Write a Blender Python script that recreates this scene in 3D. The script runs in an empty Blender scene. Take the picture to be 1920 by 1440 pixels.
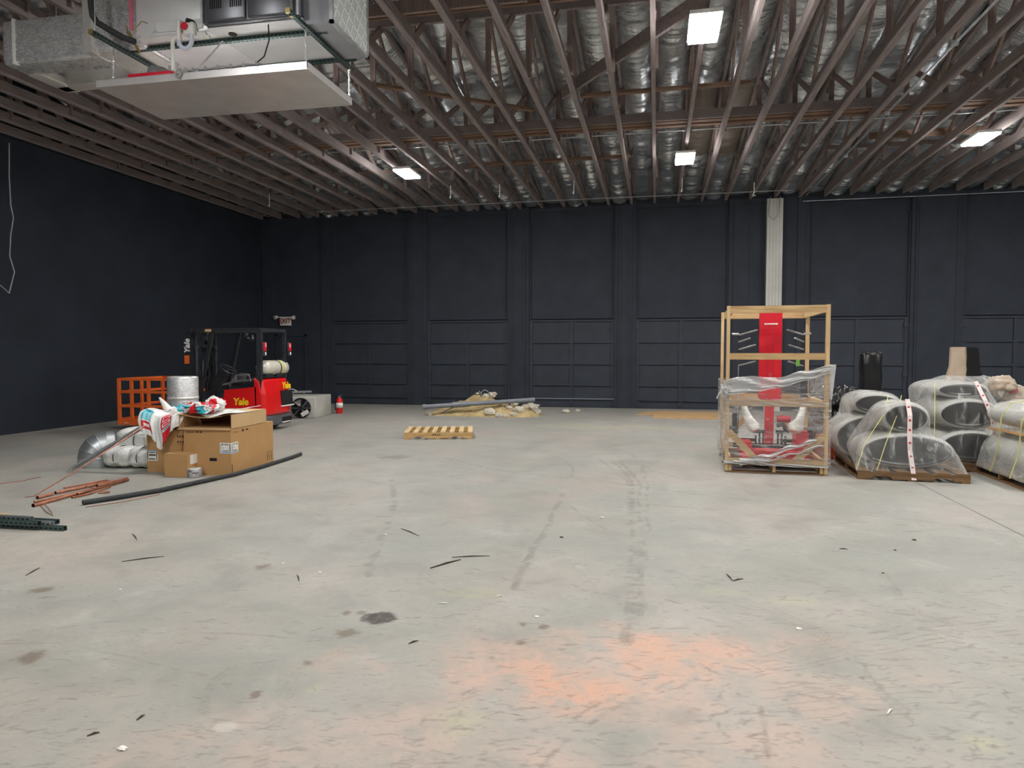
import bpy, bmesh, math, random
import numpy as np
from mathutils import Vector, Matrix, noise
random.seed(7)
PI = math.pi
S = bpy.context.scene
C = S.collection

# ------------------------------------------------------------------ camera
FPX, YAW, PITCH, EYE = 1310.0, math.radians(11.65), math.atan(60/1310), 1.6
cam = bpy.data.cameras.new('camera'); camo = bpy.data.objects.new('camera', cam); C.objects.link(camo)
cam.sensor_fit = 'HORIZONTAL'; cam.sensor_width = 36; cam.lens = FPX/1920*36
cam.clip_start = 0.05; cam.clip_end = 200
camo.location = (0, 0, EYE); camo.rotation_euler = (PI/2-PITCH, 0, YAW)
S.camera = camo
_F = Vector((-math.sin(YAW)*math.cos(PITCH), math.cos(YAW)*math.cos(PITCH), -math.sin(PITCH)))
_R = Vector((math.cos(YAW), math.sin(YAW), 0)); _U = _R.cross(_F)
def at(px, py, z=None, y=None, x=None):
    """world point where the sight line through a photo pixel meets the plane z=, y= or x="""
    d = _F + _R*((px-960)/FPX) + _U*((720-py)/FPX); o = Vector((0, 0, EYE))
    if z is not None: t = (z-o.z)/d.z
    elif y is not None: t = y/d.y
    else: t = x/d.x
    return o+d*t

# ------------------------------------------------------------------ materials
def srgb(r, g, b):
    f = lambda c: (c/255)/12.92 if c/255 <= .04045 else ((c/255+.055)/1.055)**2.4
    return (f(r), f(g), f(b), 1)
class NT:
    def __init__(s, m): s.t = m.node_tree; s.n = s.t.nodes
    def new(s, kind, **kw):
        n = s.n.new(kind)
        for k, v in kw.items(): setattr(n, k, v)
        return n
    def link(s, a, b): s.t.links.new(a, b)
    def math(s, op, a, b=None, clamp=False):
        n = s.new('ShaderNodeMath', operation=op, use_clamp=clamp)
        for i, v in enumerate((a, b)):
            if v is None: continue
            if isinstance(v, (int, float)): n.inputs[i].default_value = v
            else: s.link(v, n.inputs[i])
        return n.outputs[0]
    def mix(s, f, a, b, blend='MIX'):
        n = s.new('ShaderNodeMix', data_type='RGBA', blend_type=blend)
        for i, v in ((0, f), (6, a), (7, b)):
            if isinstance(v, (int, float)): n.inputs[i].default_value = v
            elif isinstance(v, tuple): n.inputs[i].default_value = v
            else: s.link(v, n.inputs[i])
        return n.outputs[2]
    def noise(s, vec, scale, detail=4, rough=.55, dist=0):
        n = s.new('ShaderNodeTexNoise'); n.inputs['Scale'].default_value = scale
        n.inputs['Detail'].default_value = detail; n.inputs['Roughness'].default_value = rough
        n.inputs['Distortion'].default_value = dist
        if vec is not None: s.link(vec, n.inputs['Vector'])
        return n.outputs[0]
    def ramp(s, f, lo, hi, a=0.0, b=1.0):
        n = s.new('ShaderNodeMapRange'); s.link(f, n.inputs[0]) 
        n.inputs[1].default_value = lo; n.inputs[2].default_value = hi
        n.inputs[3].default_value = a; n.inputs[4].default_value = b; n.clamp = True
        return n.outputs[0]
    def mapping(s, vec, scale=(1, 1, 1), rot=(0, 0, 0), loc=(0, 0, 0)):
        n = s.new('ShaderNodeMapping'); s.link(vec, n.inputs[0])
        n.inputs[1].default_value = loc; n.inputs[2].default_value = rot; n.inputs[3].default_value = scale
        return n.outputs[0]
    def obj(s): return s.new('ShaderNodeTexCoord').outputs['Object']
    def pos(s): return s.new('ShaderNodeNewGeometry').outputs['Position']
    def bump(s, h, strength=.3, dist=.02):
        n = s.new('ShaderNodeBump'); n.inputs['Strength'].default_value = strength
        n.inputs['Distance'].default_value = dist; s.link(h, n.inputs['Height']); return n.outputs[0]
MATS = {}
def mat(name, col, rough=.6, metal=0.0, var=.12, nscale=6, bump=0, bscale=40, spec=.5, stretch=(1, 1, 1), coat=0):
    if name in MATS: return MATS[name]
    m = bpy.data.materials.new(name); m.use_nodes = True; t = NT(m)
    b = t.n['Principled BSDF']; b.inputs['Roughness'].default_value = rough
    b.inputs['Metallic'].default_value = metal; b.inputs['Specular IOR Level'].default_value = spec
    b.inputs['Coat Weight'].default_value = coat
    v = t.mapping(t.obj(), stretch)
    f = t.noise(v, nscale, 5)
    f2 = t.ramp(f, .3, .7)
    lo = tuple(c*(1-var) for c in col[:3])+(1,); hi = tuple(min(1, c*(1+var)) for c in col[:3])+(1,)
    t.link(t.mix(f2, lo, hi), b.inputs['Base Color'])
    if bump: t.link(t.bump(t.noise(v, bscale, 4), bump, .01), b.inputs['Normal'])
    MATS[name] = m; return m
def wood(name, a, b_, axis=0, rough=.75, knots=True):
    m = bpy.data.materials.new(name); m.use_nodes = True; t = NT(m); b = t.n['Principled BSDF']
    b.inputs['Roughness'].default_value = rough; b.inputs['Specular IOR Level'].default_value = .25
    sc = [14, 14, 14]; sc[axis] = .9
    f = t.noise(t.mapping(t.obj(), tuple(sc)), 2.5, 6, .6, .4)
    g = t.noise(t.obj(), 2.2, 2)
    c = t.mix(t.ramp(f, .35, .7), a, b_)
    c = t.mix(t.ramp(g, .4, .8, 0, .45), c, tuple(x*.6 for x in a[:3])+(1,))
    t.link(c, b.inputs['Base Color']); t.link(t.bump(f, .25, .005), b.inputs['Normal'])
    MATS[name] = m; return m

M = MATS
mat('wall_black', (.022, .0275, .038, 1), .8, var=.18, nscale=.9, bump=.25, bscale=55, spec=.25)
mat('door_black', (.035, .042, .056, 1), .62, var=.15, nscale=2, bump=.1, bscale=30, spec=.35)
mat('pier_black', (.033, .039, .052, 1), .75, var=.15, nscale=2, bump=.1, bscale=30, spec=.3)
wood('truss_wood', (.33, .275, .265, 1), (.20, .168, .168, 1), 1, .85)
wood('web_wood', (.35, .26, .235, 1), (.20, .155, .145, 1), 2, .85)
wood('brace_wood', (.30, .19, .135, 1), (.15, .098, .075, 1), 0, .85)
wood('pine', srgb(222, 196, 150), srgb(196, 160, 112), 2)
wood('pine_x', srgb(212, 182, 136), srgb(172, 134, 90), 0)
wood('pallet_wood', srgb(212, 180, 126), srgb(166, 120, 68), 0)
wood('pallet_slat', srgb(228, 204, 160), srgb(192, 156, 106), 1)
wood('old_pallet', srgb(140, 110, 78), srgb(92, 66, 44), 0)
wood('plywood', srgb(206, 172, 128), srgb(176, 138, 98), 0)
mat('galv', (.55, .58, .60, 1), .38, .85, .18, 9)
mat('pan_metal', (.80, .78, .77, 1), .3, .6, .08, 3)
mat('cabinet_white', (.78, .79, .79, 1), .4, .2, .06, 3)
mat('cabinet_grey', (.36, .37, .40, 1), .4, .3, .08, 3)
mat('panel_dark', (.12, .125, .14, 1), .35, .5, .12, 4)
mat('slot_black', (.004, .004, .005, 1), .8)
mat('strut_green', (.085, .135, .128, 1), .4, .6, .2, 8)
mat('filter_white', (.52, .56, .54, 1), .9, 0, .05, 30)
mat('filter_grid', (.95, .96, .95, 1), .7)
mat('chain_steel', (.7, .7, .7, 1), .3, .9)
mat('pvc_white', (.75, .75, .70, 1), .4)
mat('tube_clear', (.62, .66, .78, 1), .25)
mat('red_plastic', srgb(205, 28, 52), .35)
mat('brass', srgb(168, 148, 96), .35, .8)
mat('copper', srgb(176, 120, 96), .32, .65, .3, 12)
mat('copper_dull', srgb(150, 88, 66), .45, .6, .3, 14)
mat('foam_black', (.03, .031, .034, 1), .7, 0, .3, 12, .3)
mat('forklift_red', srgb(222, 22, 26), .3, 0, .05, 2, coat=.4)
mat('yellow_letter', srgb(250, 205, 30), .5)
mat('white_letter', srgb(235, 235, 230), .5)
mat('frame_black', (.03, .032, .037, 1), .4, .2, .2, 6)
mat('mast_grey', (.055, .06, .07, 1), .4, .5, .2, 6)
mat('weight_grey', (.10, .105, .115, 1), .5, .1, .15, 6)
mat('rubber', (.012, .012, .012, 1), .8)
mat('steel_grey', (.32, .32, .32, 1), .4, .6, .2, 8)
mat('tank_white', srgb(208, 204, 190), .35, .1, .1, 5)
mat('orange_paint', srgb(240, 112, 50), .45, 0, .08, 6)
mat('orange_dark', srgb(150, 60, 30), .6)
mat('cardboard', srgb(188, 146, 96), .85, 0, .05, 4)
mat('cardboard_light', srgb(206, 172, 126), .85, 0, .05, 4)
mat('cardboard_wrapped', srgb(176, 158, 138), .5, 0, .12, 5, .3, 8)
mat('cardboard_in', srgb(120, 92, 64), .9)
mat('ink', srgb(70, 50, 36), .8)
mat('label_white', srgb(232, 232, 226), .6)
mat('label_blue', srgb(120, 160, 200), .6)
mat('bag_white', srgb(228, 228, 224), .42, 0, .06, 4, .25, 6)
mat('tape_silver', (.5, .5, .52, 1), .35, .5)
mat('post_white', srgb(196, 196, 188), .6, .1, .12, 2)
mat('appliance', srgb(190, 188, 180), .5, .1, .14, 3)
mat('fan_black', (.02, .02, .022, 1), .5)
mat('ext_red', srgb(212, 32, 34), .3)
mat('pvc_grey', srgb(120, 124, 132), .45)
mat('dirt', srgb(176, 155, 112), .95, 0, .35, 5, .9, 22)
mat('rubble', srgb(196, 190, 174), .9, 0, .2, 7, .7, 14)
mat('machine_red', srgb(205, 22, 44), .35, 0, .06, 3)
mat('machine_black', (.02, .02, .023, 1), .45)
mat('foam_wrap', srgb(228, 228, 222), .55, 0, .06, 8, .5, 12)
mat('pad_black', (.008, .009, .011, 1), .35, 0, .4, 5, .5, 10)
mat('pad_grey', srgb(172, 172, 166), .5, 0, .12, 4, .3, 7)
mat('bin_bag', (.008, .008, .009, 1), .28, 0, .2, 5, .6, 5)
mat('strap_white', srgb(232, 214, 210), .6)
mat('strap_red', srgb(196, 60, 74), .6)
mat('strap_yellow', srgb(214, 210, 130), .6)
mat('green_tag', srgb(110, 170, 60), .6)
mat('wire_grey', (.32, .32, .33, 1), .6)
mat('exit_face', srgb(216, 214, 204), .5)
mat('exit_red', srgb(130, 30, 26), .5)
mat('splinter', (.05, .038, .03, 1), .9)
mat('chip', srgb(232, 230, 222), .8)
mat('kraft', srgb(135, 126, 118), .8, 0, .08, 2, .2, 12)

def foil(name, base=(.62, .63, .62, 1), rough=.34, sc=9, strength=.8, quilt=False, metal=.8):
    m = bpy.data.materials.new(name); m.use_nodes = True; t = NT(m); b = t.n['Principled BSDF']
    b.inputs['Metallic'].default_value = metal
    o = t.obj()
    if quilt:
        n1 = t.noise(t.mapping(o, (1, 1, 3)), 30, 3, .55); n2 = t.noise(o, 6, 4)
        t.link(t.bump(n1, .5, .008), b.inputs['Normal'])
        t.link(t.mix(t.ramp(n1, .35, .65), (.48, .49, .50, 1), (.92, .92, .92, 1)), b.inputs['Base Color'])
    else:
        n1 = t.noise(t.mapping(o, (2.2, 7, 3)), 3.2, 5, .62, .9); n2 = t.noise(o, .9, 3)
        n3 = t.noise(t.mapping(o, (1.2, 3.5, 2)), 1.6, 4, .6, .6)
        h = t.math('ADD', t.math('MULTIPLY', n1, .5), n3)
        t.link(t.bump(h, strength, .05), b.inputs['Normal'])
        c = t.mix(t.ramp(n2, .35, .65), base, tuple(x*.7 for x in base[:3])+(1,))
        t.link(c, b.inputs['Base Color'])
    t.link(t.ramp(n2, .3, .7, rough-.07, rough+.1), b.inputs['Roughness'])
    MATS[name] = m; return m
foil('foil_roof', (.90, .95, .99, 1), .24, strength=.4, metal=.85); foil('foil_duct', quilt=True, rough=.28, metal=.5)
foil('foil_plain', (.84, .82, .78, 1), .4, strength=.4, metal=.4)

def film(name, base=.16, rim=.5, streak=.35, sc=(1.2, 1.2, 16), tint=(.85, .86, .86, 1), rot=(0, 0, 0)):
    m = bpy.data.materials.new(name); m.use_nodes = True; t = NT(m)
    b = t.n['Principled BSDF']; out = t.n['Material Output']
    b.inputs['Base Color'].default_value = tint; b.inputs['Roughness'].default_value = .15
    b.inputs['Specular IOR Level'].default_value = .9
    v = t.mapping(t.obj(), sc, rot)
    n1 = t.noise(v, 2.4, 6, .65, .8); n2 = t.noise(t.obj(), 2.3, 3)
    t.link(t.bump(n1, 1.0, .05), b.inputs['Normal'])
    lw = t.new('ShaderNodeLayerWeight'); lw.inputs[0].default_value = .35
    a = t.math('ADD', t.math('MULTIPLY', lw.outputs['Facing'], rim), base)
    a = t.math('ADD', a, t.math('MULTIPLY', t.ramp(n1, .52, .72), t.math('MULTIPLY', t.ramp(n2, .35, .65, .3, 1), streak)), True)
    tr = t.new('ShaderNodeBsdfTransparent'); mx = t.new('ShaderNodeMixShader')
    t.link(a, mx.inputs[0]); t.link(tr.outputs[0], mx.inputs[1]); t.link(b.outputs[0], mx.inputs[2])
    t.link(mx.outputs[0], out.inputs['Surface']); MATS[name] = m; return m
film('film_clear', .13, .35, .45); film('film_load', .055, .62, .55, (4, 1.2, 1.2), (.84, .84, .81, 1))
film('film_dense', .62, .3, .5, (2, 2, 24), (.95, .96, .96, 1)); film('film_face', .11, .35, .95, (1.2, 1.2, 14), (.93, .94, .94, 1))

def emit(name, col, k):
    m = bpy.data.materials.new(name); m.use_nodes = True; t = NT(m)
    e = t.new('ShaderNodeEmission'); e.inputs[0].default_value = col; e.inputs[1].default_value = k
    t.link(e.outputs[0], t.n['Material Output'].inputs['Surface']); MATS[name] = m
emit('lamp_lens', (1.0, .985, .96, 1), 118)

# ------------------------------------------------------------------ mesh builder
class MB:
    def __init__(s): s.v = []; s.f = []; s.m = []; s.sm = []
    def add(s, vs, fs, mi=0, smooth=False, mtx=None):
        k = len(s.v)
        s.v += [tuple(mtx @ Vector(p)) if mtx is not None else tuple(p) for p in vs]
        s.f += [tuple(i+k for i in f) for f in fs]; s.m += [mi]*len(fs); s.sm += [smooth]*len(fs); return s
    def box(s, x0, x1, y0, y1, z0, z1, mi=0, mtx=None):
        vs = [(x, y, z) for z in (z0, z1) for y in (y0, y1) for x in (x0, x1)]
        return s.add(vs, [(0, 2, 3, 1), (4, 5, 7, 6), (0, 1, 5, 4), (2, 6, 7, 3), (0, 4, 6, 2), (1, 3, 7, 5)], mi, False, mtx)
    def cbox(s, c, size, mi=0, rot=None):
        mt = Matrix.Translation(c) @ (rot if rot else Matrix())
        a, b, d = [q/2 for q in size]; return s.box(-a, a, -b, b, -d, d, mi, mt)
    def rbox(s, x0, x1, y0, y1, z0, z1, r=.05, mi=0, seg=4, mtx=None):
        """box with rounded vertical and horizontal edges"""
        bm = bmesh.new(); bmesh.ops.create_cube(bm, size=1)
        for v in bm.verts: v.co = Vector((x0+(v.co.x+.5)*(x1-x0), y0+(v.co.y+.5)*(y1-y0), z0+(v.co.z+.5)*(z1-z0)))
        bmesh.ops.bevel(bm, geom=list(bm.edges), offset=r, segments=seg, affect='EDGES', profile=.5)
        return s.bm(bm, mi, True, mtx)
    def bm(s, bm, mi=0, smooth=True, mtx=None):
        bm.verts.index_update(); s.add([v.co[:] for v in bm.verts], [[v.index for v in f.verts] for f in bm.faces], mi, smooth, mtx); bm.free(); return s
    def beam(s, a, b, w, h, mi=0, up=(0, 0, 1)):
        a = Vector(a); b = Vector(b); d = (b-a); L = d.length; d.normalize(); u = Vector(up)
        if abs(d.dot(u)) > .98: u = Vector((0, 1, 0))
        x = d.cross(u).normalized(); z = x.cross(d).normalized()
        vs = [p+x*sx*w/2+z*sz*h/2 for p in (a, b) for sz in (-1, 1) for sx in (-1, 1)]
        return s.add(vs, [(0, 1, 3, 2), (4, 6, 7, 5), (0, 4, 5, 1), (2, 3, 7, 6), (0, 2, 6, 4), (1, 5, 7, 3)], mi)
    def tube(s, pts, r, n=10, mi=0, cap=True, rs=None, inner=None):
        pts = [Vector(p) for p in pts]; k = len(pts); vs = []; fs = []
        prev = None
        for i, p in enumerate(pts):
            d = (pts[min(i+1, k-1)]-pts[max(i-1, 0)]).normalized()
            if prev is None:
                u = Vector((0, 0, 1)) if abs(d.z) < .9 else Vector((1, 0, 0))
                x = d.cross(u).normalized()
            else:
                x = (prev-d*prev.dot(d)).normalized()
            prev = x; y = d.cross(x); rr = rs[i] if rs else r
            vs += [p+(x*math.cos(2*PI*j/n)+y*math.sin(2*PI*j/n))*rr for j in range(n)]
        for i in range(k-1):
            for j in range(n): fs.append((i*n+j, i*n+(j+1) % n, (i+1)*n+(j+1) % n, (i+1)*n+j))
        s.add(vs, fs, mi, True)
        if cap: s.add(vs[:n], [tuple(range(n))[::-1]], mi if inner is None else inner); s.add(vs[-n:], [tuple(range(n))], mi if inner is None else inner)
        return s
    def cyl(s, c, r, h, n=24, mi=0, axis='z', r2=None):
        c = Vector(c); d = {'x': Vector((1, 0, 0)), 'y': Vector((0, 1, 0)), 'z': Vector((0, 0, 1))}[axis]
        return s.tube([c, c+d*h], r, n, mi, rs=[r, r if r2 is None else r2])
    def lathe(s, prof, n=24, mi=0, mtx=None, smooth=True):
        vs = []; fs = []
        for r, z in prof: vs += [(r*math.cos(2*PI*j/n), r*math.sin(2*PI*j/n), z) for j in range(n)]
        for i in range(len(prof)-1):
            for j in range(n): fs.append((i*n+j, i*n+(j+1) % n, (i+1)*n+(j+1) % n, (i+1)*n+j))
        return s.add(vs, fs, mi, smooth, mtx)
    def prism(s, poly, y0, y1, mi=0, mtx=None):
        """polygon in XZ extruded along Y"""
        n = len(poly); vs = [(x, y0, z) for x, z in poly]+[(x, y1, z) for x, z in poly]
        fs = [tuple(range(n)), tuple(range(2*n-1, n-1, -1))]+[(i, i+n, (i+1) % n+n, (i+1) % n) for i in range(n)]
        return s.add(vs, fs, mi, False, mtx)
    def grid(s, fn, nu, nv, mi=0, smooth=True):
        vs = [fn(i/nu, j/nv) for j in range(nv+1) for i in range(nu+1)]
        fs = [(j*(nu+1)+i, j*(nu+1)+i+1, (j+1)*(nu+1)+i+1, (j+1)*(nu+1)+i) for j in range(nv) for i in range(nu)]
        return s.add(vs, fs, mi, smooth)
    def sphere(s, c, rad, mi=0, sub=3, nz=0, nf=2, seed=0, flat=None, smooth=True):
        bm = bmesh.new(); bmesh.ops.create_icosphere(bm, subdivisions=sub, radius=1)
        for v in bm.verts:
            p = v.co.copy(); q = p*(1+nz*noise.fractal(p*nf+Vector((seed*7.1, seed*3.3, 0)), 1, 2, 4))
            v.co = Vector(c)+Vector((q.x*rad[0], q.y*rad[1], q.z*rad[2]))
            if flat is not None and v.co.z < flat: v.co.z = flat+(v.co.z-flat)*.05
        return s.bm(bm, mi, smooth)
    def mesh(s, name, mats):
        me = bpy.data.meshes.new(name); me.from_pydata([tuple(v) for v in s.v], [], s.f)
        for q in (mats if isinstance(mats, (list, tuple)) else [mats]): me.materials.append(M[q] if isinstance(q, str) else q)
        me.polygons.foreach_set('material_index', s.m); me.polygons.foreach_set('use_smooth', s.sm)
        me.update(); return me
def thing(name, label, cat, loc=(0, 0, 0), rz=0, group=None):
    o = bpy.data.objects.new(name, None); C.objects.link(o); o.location = loc; o.rotation_euler = (0, 0, rz)
    o.empty_display_size = .1; o['label'] = label; o['category'] = cat
    if group: o['group'] = group
    return o
def part(name, mb, mats, parent, label=None):
    o = bpy.data.objects.new(name, mb.mesh(name, mats) if isinstance(mb, MB) else mb); C.objects.link(o); o.parent = parent
    if label: o['label'] = label
    return o
def wpart(name, mb, mats, parent, label=None):
    """part given in world coordinates under an unrotated parent (or a sub-part of one)"""
    off = Vector(parent.location); p = parent.parent
    while p: off += Vector(p.location); p = p.parent
    mb.v = [(v[0]-off.x, v[1]-off.y, v[2]-off.z) for v in mb.v]
    return part(name, mb, mats, parent, label)
def one(name, mb, mats, label, cat, group=None, kind=None, origin=None):
    a = np.array([tuple(v) for v in mb.v]); o3 = Vector(origin) if origin else Vector(((a[:, 0].min()+a[:, 0].max())/2, (a[:, 1].min()+a[:, 1].max())/2, a[:, 2].min()))
    mb.v = [(v[0]-o3.x, v[1]-o3.y, v[2]-o3.z) for v in mb.v]
    o = bpy.data.objects.new(name, mb.mesh(name, mats)); C.objects.link(o); o.location = o3
    o['label'] = label; o['category'] = cat
    if group: o['group'] = group
    if kind: o['kind'] = kind
    return o
def struct(name, mb, mats, label=None):
    o = bpy.data.objects.new(name, mb.mesh(name, mats)); C.objects.link(o); o['kind'] = 'structure'
    if label: o['label'] = label
    return o
def text_mb(txt, size, mtx, ext=.003, mi=0, shear=0, bold=0):
    cu = bpy.data.curves.new('txt', 'FONT'); cu.body = txt; cu.size = size; cu.extrude = ext
    cu.align_x = 'CENTER'; cu.align_y = 'CENTER'; cu.shear = shear; cu.offset = bold; cu.resolution_u = 3
    ob = bpy.data.objects.new('txt', cu); C.objects.link(ob)
    bpy.context.view_layer.update()
    me = bpy.data.meshes.new_from_object(ob.evaluated_get(bpy.context.evaluated_depsgraph_get()))
    b = MB(); b.add([v.co[:] for v in me.vertices], [list(p.vertices) for p in me.polygons], mi, False, mtx)
    bpy.data.objects.remove(ob); bpy.data.curves.remove(cu); bpy.data.meshes.remove(me); return b
def frame(o, x, y):
    """matrix with text x axis along x, y axis along y, at o"""
    x = Vector(x).normalized(); y = Vector(y).normalized(); z = x.cross(y)
    m = Matrix((x, y, z)).transposed().to_4x4(); m.translation = Vector(o); return m
def copy_tree(o, parent=None):
    c = o.copy(); C.objects.link(c); c.parent = parent
    for ch in [q for q in o.children]: copy_tree(ch, c)
    return c
#=====SECTIONS=====
# ------------------------------------------------------------------ floor
XL, XR, YB, YF = -12.3, 14.2, 20.1, -8.0
def vnoise(x, y, seed=0, octs=4, gain=.55):
    r = np.random.RandomState(seed); tot = 0; amp = 1; nrm = 0
    tab = r.rand(256, 256)
    for o in range(octs):
        xi = np.floor(x).astype(int); yi = np.floor(y).astype(int); u = x-xi; v = y-yi; u = u*u*(3-2*u); v = v*v*(3-2*v)
        g = lambda i, j: tab[i & 255, j & 255]
        tot = tot+amp*((g(xi, yi)*(1-u)+g(xi+1, yi)*u)*(1-v)+(g(xi, yi+1)*(1-u)+g(xi+1, yi+1)*u)*v)
        nrm += amp; amp *= gain; x = x*2.03+17.3; y = y*2.03+5.1
    return tot/nrm
def floor_mesh():
    """slab whose stains, tyre tracks and scuffs are stored as a colour attribute"""
    gx = np.concatenate([np.linspace(XL, -8.2, 8)[:-1], np.arange(-8.2, 6.0, .0155), np.linspace(6.05, XR, 8)])
    gy = np.concatenate([np.linspace(YF, 1.9, 8)[:-1], np.arange(1.9, 5.2, .0105), np.arange(5.2, 9, .015), np.arange(9, 14, .03), np.linspace(14.1, YB, 30)])
    X, Y = np.meshgrid(gx, gy); A = np.zeros(X.shape); COL = np.zeros(X.shape+(3,))
    w1 = vnoise(X*2.2, Y*2.2, 1)-.5; w2 = vnoise(X*2.2, Y*2.2, 2)-.5
    PXs, PYs = X+.10*w1, Y+.10*w2
    mid = vnoise(X*2.4, Y*2.4, 5, 5, .62); fine = vnoise(X*11, Y*11, 6, 4, .7); brk = vnoise(X*9, Y*9, 7, 3, .7)
    def over(sl, a, c):
        nonlocal A, COL
        a = np.clip(a, 0, 1); oa = A[sl]; na = a+oa*(1-a)
        COL[sl] = (np.array(c)[None, None, :3]*a[..., None]+COL[sl]*(oa*(1-a))[..., None])/np.maximum(na, 1e-6)[..., None]; A[sl] = na
    def win(x0, x1, y0, y1):
        i0, i1 = np.searchsorted(gx, (x0, x1)); j0, j1 = np.searchsorted(gy, (y0, y1)); return (slice(max(j0-1, 0), j1+1), slice(max(i0-1, 0), i1+1))
    def sstep(x): x = np.clip(x, 0, 1); return x*x*(3-2*x)
    def stroke(pts, w, dark, colr=(.15, .14, .12), broken=True, world=False):
        wp = [Vector(p) if world else at(p[0], p[1], 0) for p in pts]
        if not world and len(wp) > 2:      # smooth the polyline
            q = []
            for i in range(len(wp)-1):
                p0, p1, p2, p3 = wp[max(i-1, 0)], wp[i], wp[i+1], wp[min(i+2, len(wp)-1)]
                for k in range(5):
                    t = k/5; q.append(.5*((2*p1)+(p2-p0)*t+(2*p0-5*p1+4*p2-p3)*t*t+(3*p1-p0-3*p2+p3)*t**3))
            wp = q+[wp[-1]]
        xs = [p.x for p in wp]; ys = [p.y for p in wp]; mg = w+.12; sl = win(min(xs)-mg, max(xs)+mg, min(ys)-mg, max(ys)+mg)
        if sl[0].stop <= sl[0].start or sl[1].stop <= sl[1].start: return
        px_, py_ = (X[sl], Y[sl]) if world else (PXs[sl], PYs[sl]); D = np.full(px_.shape, 9.)
        for a, c in zip(wp[:-1], wp[1:]):
            dx, dy = c.x-a.x, c.y-a.y; h = np.clip(((px_-a.x)*dx+(py_-a.y)*dy)/(dx*dx+dy*dy+1e-9), 0, 1)
            D = np.minimum(D, np.hypot(px_-a.x-h*dx, py_-a.y-h*dy))
        f = sstep((1-D/w)*2)*dark
        if broken: f = f*np.clip((brk[sl]-.38)/.2, 0.04, 1)*np.clip(.35+1.3*(fine[sl]-.2), 0, 1)
        over(sl, f, colr)
    def blob(px, py, rx, ry, colr, amt, soft=.45, nz=1.0, hf=False):
        c = at(px, py, 0); ex = (at(px+rx, py, 0)-c).length; ey = (at(px, py-ry, 0)-at(px, py+ry, 0)).length/2
        R_ = max(ex, ey)*(1.3+nz*.5); sl = win(c.x-R_, c.x+R_, c.y-R_, c.y+R_)
        if sl[0].stop <= sl[0].start or sl[1].stop <= sl[1].start: return
        dx, dy = X[sl]-c.x, Y[sl]-c.y; u = (dx*_R.x+dy*_R.y)/ex; v = (-dx*_R.y+dy*_R.x)/ey
        n = (fine if hf else mid)[sl]-.5
        d = np.hypot(u, v)+n*nz*1.6
        over(sl, sstep((1-d)/soft)*amt*(1 if hf else np.clip(.35+2.2*(fine[sl]-.3), 0, 1)), colr)
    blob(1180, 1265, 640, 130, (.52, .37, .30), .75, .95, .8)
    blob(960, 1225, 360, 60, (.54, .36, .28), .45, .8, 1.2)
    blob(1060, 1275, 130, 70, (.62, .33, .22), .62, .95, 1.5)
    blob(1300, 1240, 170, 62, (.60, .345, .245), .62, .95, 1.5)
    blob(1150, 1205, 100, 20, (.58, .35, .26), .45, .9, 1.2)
    blob(1080, 920, 150, 45, (.42, .33, .29), .5, .9, 1.2)
    blob(880, 950, 70, 40, (.42, .33, .29), .4, .9, 1.2)
    blob(60, 1020, 260, 60, (.50, .43, .37), .5, .9, 1.2)
    blob(640, 1400, 480, 130, (.48, .375, .32), .65, .9, 1.2)
    blob(200, 1310, 300, 40, (.40, .355, .315), .45, .9, 1.2)
    blob(1430, 1390, 380, 90, (.48, .36, .30), .65, .9, 1.2)
    blob(1560, 1290, 330, 80, (.46, .365, .31), .55, .9, 1.2)
    for a in ((895, 1112, 90, 16), (1470, 1128, 90, 13), (880, 1350, 80, 45), (590, 1290, 50, 14), (1840, 1390, 60, 20), (1120, 800, 200, 9), (1350, 1110, 80, 14)):
        blob(*a, (.46, .44, .27), .45, .9, 1.2)
    for a in ((1330, 1090, 190, 70), (1170, 1380, 150, 40), (800, 1185, 60, 10), (1260, 1000, 160, 50), (1560, 940, 240, 26), (420, 1240, 190, 24), (1640, 1380, 130, 40), (760, 1020, 90, 50)):
        blob(*a, (.26, .275, .25), .42, .9, 1.3)
    blob(1290, 1345, 60, 22, (.17, .165, .15), .5, .9, 1.8)
    rs = np.random.RandomState(11)
    # countless short scuffs, in families with a common drift
    for k in range(1700):
        px, py = rs.rand()*2000-40, 830+(rs.rand()**.75)*620
        dens = .25+.75*(px > 820 and py > 1080)+.4*(vnoise(np.array([px/170.]), np.array([py/70.]), 9)[0] > .5)
        if rs.rand() > dens: continue
        c = at(px, py, 0); fam = vnoise(np.array([px/260.]), np.array([py/110.]), 12)[0]; ang = (fam-.5)*5+rs.randn()*.22
        if rs.rand() < .5: ang = YAW+rs.randn()*.15
        ln = (.012+.05*rs.rand()**2)*(.6+c.y*.12); dx, dy = math.cos(ang)*ln, math.sin(ang)*ln
        stroke([(c.x-dx, c.y-dy, 0), (c.x+dx*.2, c.y+dy*.2+rs.randn()*.01, 0), (c.x+dx, c.y+dy, 0)], .0055+.0012*c.y*rs.rand()+.002*rs.rand(),   .15+.3*rs.rand(), (.13, .125, .11), False, True)
    dk = (.058, .050, .043); br = (.16, .125, .09)
    blob(714, 1159, 30, 13, dk, .95, .3, .5, True); blob(690, 1157, 16, 8, dk, .8, .3, .8, True)
    for a in ((655, 1186, 24, 9), (678, 1149, 13, 6), (650, 1149, 10, 5), (1020, 1175, 12, 5), (981, 1171, 8, 4), (978, 1206, 16, 5), (491, 1063, 20, 8), (56, 1234, 26, 12), (480, 1301, 14, 8), (578, 1243, 12, 6), (1384, 1301, 9, 5), (1616, 1271, 9, 4), (75, 1108, 20, 8)):
        blob(*a, br, .8, .7, 1.2, True)
    blob(422, 1363, 27, 9, (.54, .52, .45), .75, .3, .3, True)
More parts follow.
